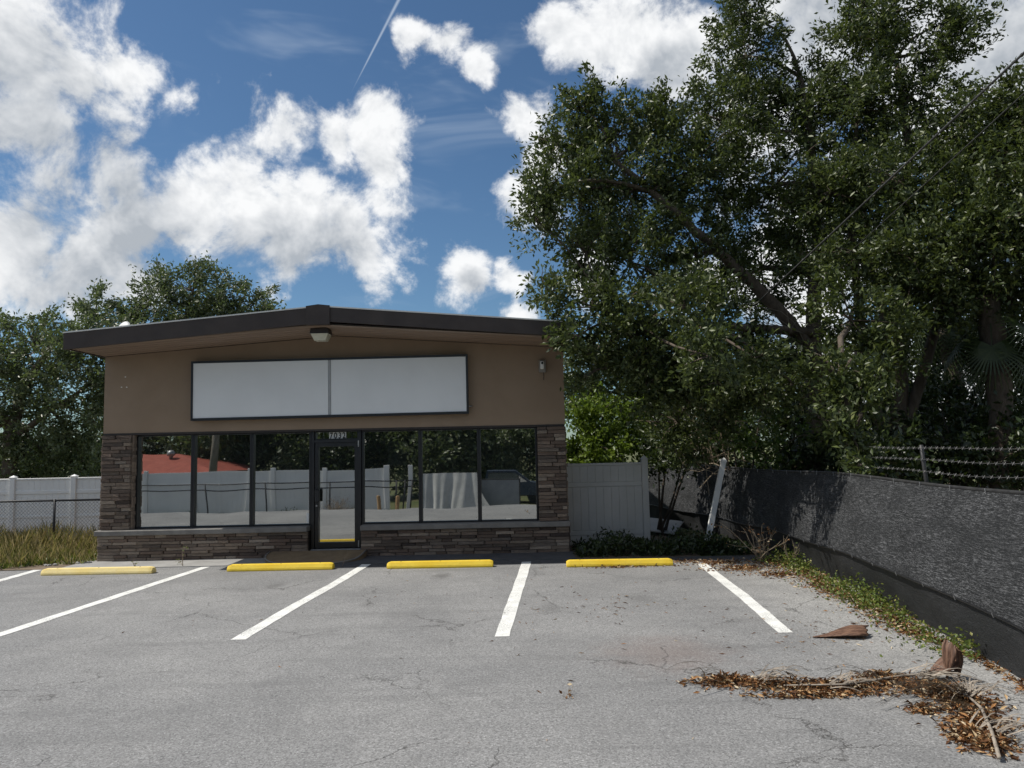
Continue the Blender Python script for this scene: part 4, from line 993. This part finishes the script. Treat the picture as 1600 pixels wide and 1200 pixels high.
for i, (px, py, Y, rr, lb) in enumerate([(1300, 700, 15.5, .8, 'dark underbrush at the foot of the leaning laurel trunk'), (1400, 720, 13.5, .7, 'dark underbrush at the foot of the upright tree'),
        (1500, 700, 14, .8, 'dark underbrush between the upright tree and the short palm'), (1600, 700, 12.5, .7, 'dark underbrush at the foot of the short palm'),
        (1250, 640, 16.5, .9, 'tall dark underbrush behind the leaning laurel trunk'), (1450, 640, 16, .9, 'tall dark underbrush beside the slimmer palm'),
        (1580, 620, 16, .8, 'tall dark underbrush behind the short palm'), (1390, 660, 15, .7, 'tall dark underbrush behind the upright tree'),
        (1120, 725, 18.5, .7, 'dark underbrush behind the leaning pale post'), (1215, 725, 15.6, .6, 'low dark underbrush beside the viny yellowing shrub'), (1280, 740, 14.4, .5, 'low dark underbrush against the far screened fence'),
        (1370, 745, 11.6, .4, 'low dark underbrush under the hanging leafy shoots')]):
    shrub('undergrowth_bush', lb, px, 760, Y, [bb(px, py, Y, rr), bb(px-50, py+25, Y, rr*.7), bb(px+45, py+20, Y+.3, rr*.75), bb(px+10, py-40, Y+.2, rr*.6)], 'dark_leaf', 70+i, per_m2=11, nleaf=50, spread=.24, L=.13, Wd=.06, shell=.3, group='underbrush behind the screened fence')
# dead vine tangle
b0 = aty(1130, 745, 14.9); b0.z = 0; TG = empty('dead_vine_tangle', b0, 'tangle of bare tan vines hanging from the leaning limb', 'vines')
g = np.random.default_rng(80); mb = MB()
for i in range(85):
    a = aty(g.uniform(1075, 1165), g.uniform(640, 740), 14.8+g.normal()*.25); b = a+Vector((g.normal()*.35-.25, g.normal()*.2, .35+g.normal()*.4))
    mb.tube(curve_pts(a, b, 4, g.normal()*.15, g), g.uniform(.004, .011), 3)
child_of(TG, mb, 'stems', 'dead_wood')
b0 = aty(1235, 560, 14.5); TW = empty('bare_branch_spray', aty(1270, 620, 15), 'spray of bare pale branches below the leaning limb', 'branch'); mb = MB()
for i in range(70):
    a = aty(1260+g.normal()*12, 560+g.normal()*30, 15); b = aty(g.uniform(1090, 1240), g.uniform(450, 610), 14.8+g.normal()*.4)
    mb.tube(curve_pts(a, b, 5, .1*g.normal(), g), [.014, .011, .009, .007, .005, .003], 4)
child_of(TW, mb, 'stems', 'pale_bark')
# cabbage palms on the right, behind the fence
frond_me = None
def palm(px, Y, h, label, seed):
    global frond_me
    b0 = aty(px, 740, Y); b0.z = 0; e = empty('cabbage_palm', b0, label, 'palm', 'palms behind the screened fence')
    r2 = random.Random(seed); mb = MB()
    pts = [Vector((.08*math.sin(z*.7), .05*math.cos(z), z)) for z in np.arange(-.05, h+.2, .3)]
    mb.tube(pts, [.2+.02*math.sin(i*2.1) for i in range(len(pts))], 12); mb.build('trunk', 'bark', e, True)
    if frond_me is None:
        fb_ = MB(); fb_.tube([(0, 0, 0), (.5, 0, .03), (1.0, 0, 0)], [.02, .014, .01], 4)
        for k_ in range(34):
            a = R_(-125+250*k_/33); l = .75*(.75+.25*math.cos(a*.8)); d = Vector((math.cos(a), math.sin(a), 0)); s_ = Vector((-d.y, d.x, 0)); o_ = Vector((1.0, 0, 0))
            vs = []; fs = []
            for j in range(4):
                u = j/3; q_ = o_+d*l*u+Vector((0, 0, .05*math.sin(u*2)-.35*u*u*l)); w_ = .022*(1-u*.8); vs += [q_+s_*w_, q_-s_*w_]
                if j: fs.append((2*j-2, 2*j-1, 2*j+1, 2*j))
            fb_.add(vs, fs)
        frond_me = fb_.mesh('frond'); frond_me.materials.append(MATS['palm_leaf'])
    for k_ in range(18):
        o = bpy.data.objects.new('frond', frond_me); COL.objects.link(o); o.parent = e; o.location = (.05, 0, h+r2.uniform(-.25, .15))
        el_ = r2.uniform(-85, -50) if k_ < 12 else r2.uniform(20, 75)
        o.rotation_euler = (r2.uniform(-.3, .3), -R_(el_), R_(k_*137.5+r2.uniform(-15, 15)))
palm(1562, 13.0, 4.5, 'short cabbage palm with hanging dead fronds behind the screened fence', 1)
palm(1495, 16.5, 5.2, 'slimmer cabbage palm deeper in the shade behind the fence', 2)
# left oaks behind the white fence
tl = aty(14, 770, 29); tl.z = gl
bl_ = [bb(60, 545, 29, 1.6), bb(20, 610, 29, 1.6), bb(10, 540, 30, 1.2), bb(120, 590, 28.5, 1.7), bb(70, 660, 29, 1.5), bb(140, 655, 28.5, 1.3), bb(-60, 600, 29, 2.0), bb(40, 720, 29, 1.0), bb(130, 720, 29.5, 1.0), bb(150, 530, 29, 1.4), bb(-40, 690, 29, 1.3), bb(190, 590, 29, 1.4), bb(95, 735, 30, .8)]
tree('live_oak', 'spreading oak with dark trunk behind the white fence', 'tree', tl, [([tl, aty(14, 680, 29), aty(40, 600, 29), aty(80, 540, 29)], .33, .1), ([aty(14, 690, 29), aty(80, 640, 28.6), aty(140, 600, 28.6)], .16, .06), ([aty(14, 660, 29), aty(-40, 600, 29)], .15, .07)],
     bl_, leaf='oak_leaf', per_m2=6.2, nleaf=56, spread=.30, L=.17, Wd=.075, shell=.4, seed=18, limb_r=.1)
tl2 = aty(270, 770, 34); tl2.z = gl
bl_ = [bb(150, 475, 33, .9), bb(165, 505, 33, 1.1), bb(235, 470, 34, 1.4), bb(300, 455, 34, 1.5), bb(350, 465, 34, 1.4), bb(395, 475, 34, 1.1), bb(420, 480, 34, .6), bb(270, 510, 34, 1.6), bb(340, 510, 34, 1.5), bb(210, 520, 34, 1.3), bb(400, 515, 34, 1.3), bb(315, 425, 34, .6), bb(250, 600, 34, 2.0), bb(180, 640, 34, 1.6)]
tree('round_crowned_oak', 'round-crowned oak rising above the shop roof at the left slope', 'tree', tl2, [([tl2, aty(270, 640, 34), aty(285, 530, 34), aty(300, 460, 34)], .35, .1), ([aty(275, 600, 34), aty(350, 520, 34), aty(390, 490, 34)], .17, .06), ([aty(270, 620, 34), aty(200, 540, 34), aty(165, 500, 33.5)], .16, .06)],
     bl_, leaf='oak_leaf', per_m2=6.2, nleaf=56, spread=.30, L=.17, Wd=.075, shell=.4, seed=19, limb_r=.1)
for i, (px, Y, h) in enumerate([(30, 40, 3.2), (110, 40, 3.0), (170, 42, 3.4), (-40, 40, 3.2)]):
    b0 = aty(px, 760, Y); b0.z = gl
    tree('far_hedge_tree', 'low dark tree seen below the oak crown beyond the white fence', 'tree', b0, [([b0, b0+Vector((0, 0, 2))], .15, .08)],
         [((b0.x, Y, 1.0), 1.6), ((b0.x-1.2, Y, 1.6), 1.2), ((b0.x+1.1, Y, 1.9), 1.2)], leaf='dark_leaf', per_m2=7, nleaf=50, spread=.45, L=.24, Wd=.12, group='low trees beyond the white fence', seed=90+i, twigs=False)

# ------------------------------------------------------------------ overhead cables and their pole behind the camera
def cabl(a, b, r, sag, label):
    a, b = Vector(a), Vector(b); pts = [a.lerp(b, i/24)-Vector((0, 0, sag*math.sin(math.pi*i/24))) for i in range(25)]
    o = MB().tube(pts, r, 6).build('overhead_cable', 'cable', None, True, off=a); o.location = a
    return tag(o, label, 'cable')
pa, pb = aty(1180, 476, 14.0), aty(1600, 75, 7.6)
ext = pb + (pb-pa)*1.25
cabl(pa, ext, .015, .05, 'thick grey service cable slanting down in front of the tall trees')
pa2, pb2 = aty(1330, 392, 13.2), aty(1600, 140, 7.8)
ext2 = pb2 + (pb2-pa2)*1.3
cabl(pa2, ext2, .008, .04, 'thin dark cable below the thick service cable')
PO = empty('utility_pole', (ext.x+.1, ext.y, gz(ext.x, ext.y)), 'wooden utility pole carrying the service cables', 'pole')
child_of(PO, MB().tube([(ext.x+.1, ext.y, -1), (ext.x+.1, ext.y, max(ext.z, ext2.z)+.7)], [.15, .11], 10), 'shaft', 'bark', True)
child_of(PO, MB().box(ext.x-.7, ext.x+.9, ext.y-.05, ext.y+.05, ext.z-.06, ext.z+.06), 'crossarm', 'bark')

# ------------------------------------------------------------------ across the lot, seen mirrored in the shop glass
YM = 2*YG
def mir(px, py, Y):  # a mirrored sight line met with the plane y = Y behind the photographer
    q = aty(px, py, YM-Y); return Vector((q.x, Y, q.z))
zb = -1.02; ry = -5.8
RF = empty('lot_vinyl_fence', (-8, ry, zb), 'long white vinyl fence across the lot mirrored in the windows', 'fence')
ztr = mir(430, 737, ry).z
posts_px = [150, 228, 311, 384, 429, 508, 606, 636]
pxs = [mir(x, 740, ry).x for x in posts_px]
for i, x in enumerate(pxs):
    child_of(RF, MB().box(x-.09, x+.09, ry-.06, ry+.09, zb-.05, ztr+.16, .006), 'post', 'vinyl')
    if i and i < 7:
        x0, x1 = pxs[i-1]+.091, x-.091
        for z0, z1 in ((ztr-.03, ztr+.04), (ztr-.56, ztr-.47), (zb+.1, zb+.2)): child_of(RF, MB().box(x0, x1, ry-.02, ry+.05, z0, z1), 'rail', 'vinyl')
        nb = max(3, round((x1-x0)/.2)); bw = (x1-x0)/nb
        for j in range(nb): child_of(RF, MB().box(x0+j*bw+.002, x0+(j+1)*bw-.002, ry-.012, ry+.032, zb+.02, ztr-.01), 'board', 'vinyl')
ly_ = -5.35
RC = empty('lot_chain_link_fence', (-8, ly_, zb), 'dark chain-link rails standing before the mirrored white fence', 'fence')
zr_ = mir(420, 755, ly_).z
for dz in (0, -.26): child_of(RC, MB().tube([(mir(150, 0, ly_).x, ly_, zr_+dz), (mir(640, 0, ly_).x, ly_, zr_+dz)], .025, 6), 'rail', 'dark_steel', True)
for x in (218, 338, 423, 516, 612, 622, 632): child_of(RC, MB().tube([(mir(x, 0, ly_).x, ly_, zb-.05), (mir(x, 0, ly_).x, ly_, zr_+.03)], .03, 6), 'post', 'dark_steel', True)
P = []; A = []; g = np.random.default_rng(77)
for _ in range(2600):
    x = g.uniform(mir(160, 0, -5.2).x, mir(640, 0, -5.2).x); hh = .18+.3*(.5+.5*math.sin(x*1.7))*(.5+.5*math.sin(x*4.3+1))
    P.append((x, -5.25+g.normal()*.12, zb+g.random()**1.4*hh)); A.append(g.normal(size=3)+np.array([0, 0, .8]))
o = link('fence_foot_weeds', leafmesh('fence_foot_weeds', np.array(P), np.array(A), .12, .04, 78), 'dark_leaf'); tag(o, 'dark weeds at the foot of the lot fence, mirrored in the glass', 'weeds', kind='stuff')
# tarp and screen over the gate
TA = empty('draped_tarp', (mir(715, 0, -5.0).x, -5.0, zb), 'pale tarp draped over the lot gate, mirrored in the right windows', 'tarp')
a, b = mir(661, 741, -5.0), mir(739, 741, -5.0); v = []; f = []
for i in range(41):
    u = i/40; x = a.x+(b.x-a.x)*u
    for j in range(13):
        s_ = j/12; z = a.z+(zb-a.z)*s_; fl = .06*math.sin(u*19+2*s_)+.04*math.sin(u*41+s_*5)
        v.append((x+s_*s_*1.0*sst(.6, 1, u)+s_*.05, -5.0+fl*(.3+s_)+.25*s_, z+.02))
for i in range(40):
    for j in range(12): q = i*13+j; f.append((q, q+1, q+14, q+13))
child_of(TA, MB().add(v, f), 'sheet', 'tarp', True)
child_of(TA, MB().tube([(a.x-.1, -5.05, a.z), (b.x+.1, -5.05, b.z)], .03, 6), 'rail', 'dark_steel')
for x in (a.x-.08, b.x+.08): child_of(TA, MB().tube([(x, -5.06, zb-.05), (x, -5.06, a.z+.05)], .035, 6), 'post', 'dark_steel')
GS = empty('screened_gate', (mir(780, 0, -5.6).x, -5.6, zb), 'grey screened gate panel beside the draped tarp', 'gate')
a, b = mir(742, 751, -5.6), mir(813, 747, -5.6)
child_of(GS, MB().box(a.x, b.x, -5.61, -5.59, zb+.08, a.z), 'screen', 'screen_cloth')
for x in (a.x, b.x): child_of(GS, MB().tube([(x, -5.6, zb-.05), (x, -5.6, a.z+.05)], .035, 6), 'post', 'dark_steel')
child_of(GS, MB().tube([(a.x, -5.6, a.z+.02), (b.x, -5.6, a.z+.02)], .028, 6), 'rail', 'dark_steel')
for i, x in enumerate((594, 620)):
    q = mir(x, 807, -4.4); o = MB().lathe([(.075, 0), (.075, .9), (.06, .93), (.01, .94)], (0, 0, 0), 10).build('wooden_bollard', 'wood_post'); o.location = (q.x, -4.4, gz(q.x, -4.4)-.02)
    tag(o, 'short tan wooden bollard by the lot fence', 'bollard', 'bollards by the lot fence')
q = mir(527, 807, -4.9); twiggy('brush_heap', 'dry brown brush growing at the lot fence, mirrored in the door', (q.x, -4.9, zb+.02), 1.15, 60, 58, 'dead_wood', .55, 'dry_leaf', 400, .01)
for i, (px, py) in enumerate(((712, 808), (831, 805))):
    q = mir(px, py, -3.2); bm = bmesh.new(); bmesh.ops.create_icosphere(bm, subdivisions=2, radius=.09)
    for v_ in bm.verts: v_.co *= rng.uniform(.7, 1.2); v_.co.z *= .5
    me = bpy.data.meshes.new('litter_bag'); bm.to_mesh(me); bm.free(); o = link('litter_bag', me, 'litter_white'); o.location = (q.x, -3.2, gz(q.x, -3.2)+.03); tag(o, 'crumpled white litter on the far asphalt', 'litter', 'white litter on the far asphalt')
# red-roofed house
hq = mir(250, 730, -14); HX = hq.x; HS = empty('red_roof_house', (HX, -14, zb), 'low house with red roof beyond the lot fence', 'house')
zrd = mir(250, 715, -14).z
child_of(HS, MB().box(HX-6, HX+3.6, -17.5, -12.5, zb-.1, zrd-.8), 'wall', 'house_wall')
child_of(HS, MB().add([(HX-6.5, -12, zrd-.85), (HX+4.2, -12, zrd-.85), (HX+4.2, -18, zrd-.85), (HX-6.5, -18, zrd-.85), (HX-4.5, -15, zrd+.25), (HX+.6, -15, zrd+.25)], [(1, 0, 4, 5), (2, 1, 5), (3, 2, 5, 4), (0, 3, 4), (0, 1, 2, 3)]), 'roof', 'red_roof')
child_of(HS, MB().lathe([(.09, 0), (.09, .2), (.2, .25), (.22, .4), (.13, .52), (.02, .55)], (HX+.5, -14.2, zrd-.08), 12), 'vent', 'galvanized', True)
for x in (HX-3, HX+1.5): child_of(HS, MB().box(x, x+1.2, -12.498, -12.46, zb+.9, zrd-1.0), 'window', 'mirror_glass')
# parked pickup
TK = empty('pickup_truck', (mir(770, 0, -11).x, -11, zb), 'dark blue pickup truck parked beyond the lot gate', 'truck')
tx = mir(770, 0, -11).x
child_of(TK, MB().prism_y([(tx-2.7, zb+.45), (tx+2.7, zb+.45), (tx+2.7, zb+1.0), (tx+1.6, zb+1.15), (tx+.75, zb+1.75), (tx-.9, zb+1.78), (tx-1.05, zb+1.1), (tx-2.7, zb+1.1)], -11.9, -10.0), 'body', 'truck_paint')
child_of(TK, MB().add([(tx+1.4, -9.994, zb+1.17), (tx+.68, -9.994, zb+1.66), (tx-.8, -9.994, zb+1.69), (tx-.9, -9.994, zb+1.17)], [(0, 1, 2, 3)]), 'window', 'mirror_glass')
for x in (tx-1.75, tx+1.75):
    for y in (-11.75, -10.15): child_of(TK, MB().tube([(x, y-.12, zb+.36), (x, y+.12, zb+.36)], .36, 18), 'wheel', 'rubber')
# trees beyond the lot
LT = ['dark tree beside the red-roofed house, mirrored in the glass', 'grey-green tree behind the red roof, mirrored in the glass', 'dark tree behind the bare pole next to the red roof', 'grey-green tree between the red-roofed house and the door, mirrored', 'dark tree mirrored in the glass door', 'dark tree behind the two wooden bollards, mirrored', 'grey-green tree behind the draped tarp, mirrored', 'grey-green tree behind the pickup truck, mirrored', 'grey-green tree past the screened gate', 'grey-green tree at the far end of the lot past the gate', 'dark tree at the end of the long lot fence']
for i, (px, Y, h, mt) in enumerate([(180, -20, 4.6, 'dark_leaf'), (290, -19, 4.8, 'oak_leaf'), (370, -18, 5, 'dark_leaf'), (440, -19, 5, 'oak_leaf'), (520, -20, 5, 'dark_leaf'), (600, -18, 5, 'dark_leaf'), (690, -17, 4.2, 'oak_leaf'), (770, -18, 4.4, 'oak_leaf'), (850, -18, 4.5, 'oak_leaf'), (940, -18, 4.6, 'oak_leaf'), (90, -20, 4.6, 'dark_leaf')]):
    x = mir(px, 700, Y).x; b0 = Vector((x, Y, zb)); r2 = random.Random(i+400)
    bl_ = [((x+r2.uniform(-2, 2), Y+r2.uniform(-1, 1), zb+r2.uniform(.9, h)), r2.uniform(1.1, 1.7)) for _ in range(9)]
    tree('lot_edge_tree', LT[i], 'tree', b0, [([b0, b0+Vector((.1, 0, h*.5)), b0+Vector((0, 0, h))], .22, .07)], bl_, leaf=mt, per_m2=4, nleaf=40, spread=.5, L=.26, Wd=.13, group='trees beyond the lot', seed=300+i, twigs=False)
for px in (338, 566):
    q = mir(px, 700, -9); o = MB().tube([(0, 0, -.1), (0, 0, 7.5)], [.16, .12], 10).build('street_pole', 'pale_bark', None, True); o.location = (q.x, -9, zb); tag(o, 'bare wooden pole beyond the lot fence, mirrored in the glass', 'pole', 'poles beyond the lot fence')
print('stones', nst, 'objects', len(bpy.data.objects), 'tris', sum(len(m.polygons) for m in bpy.data.meshes))
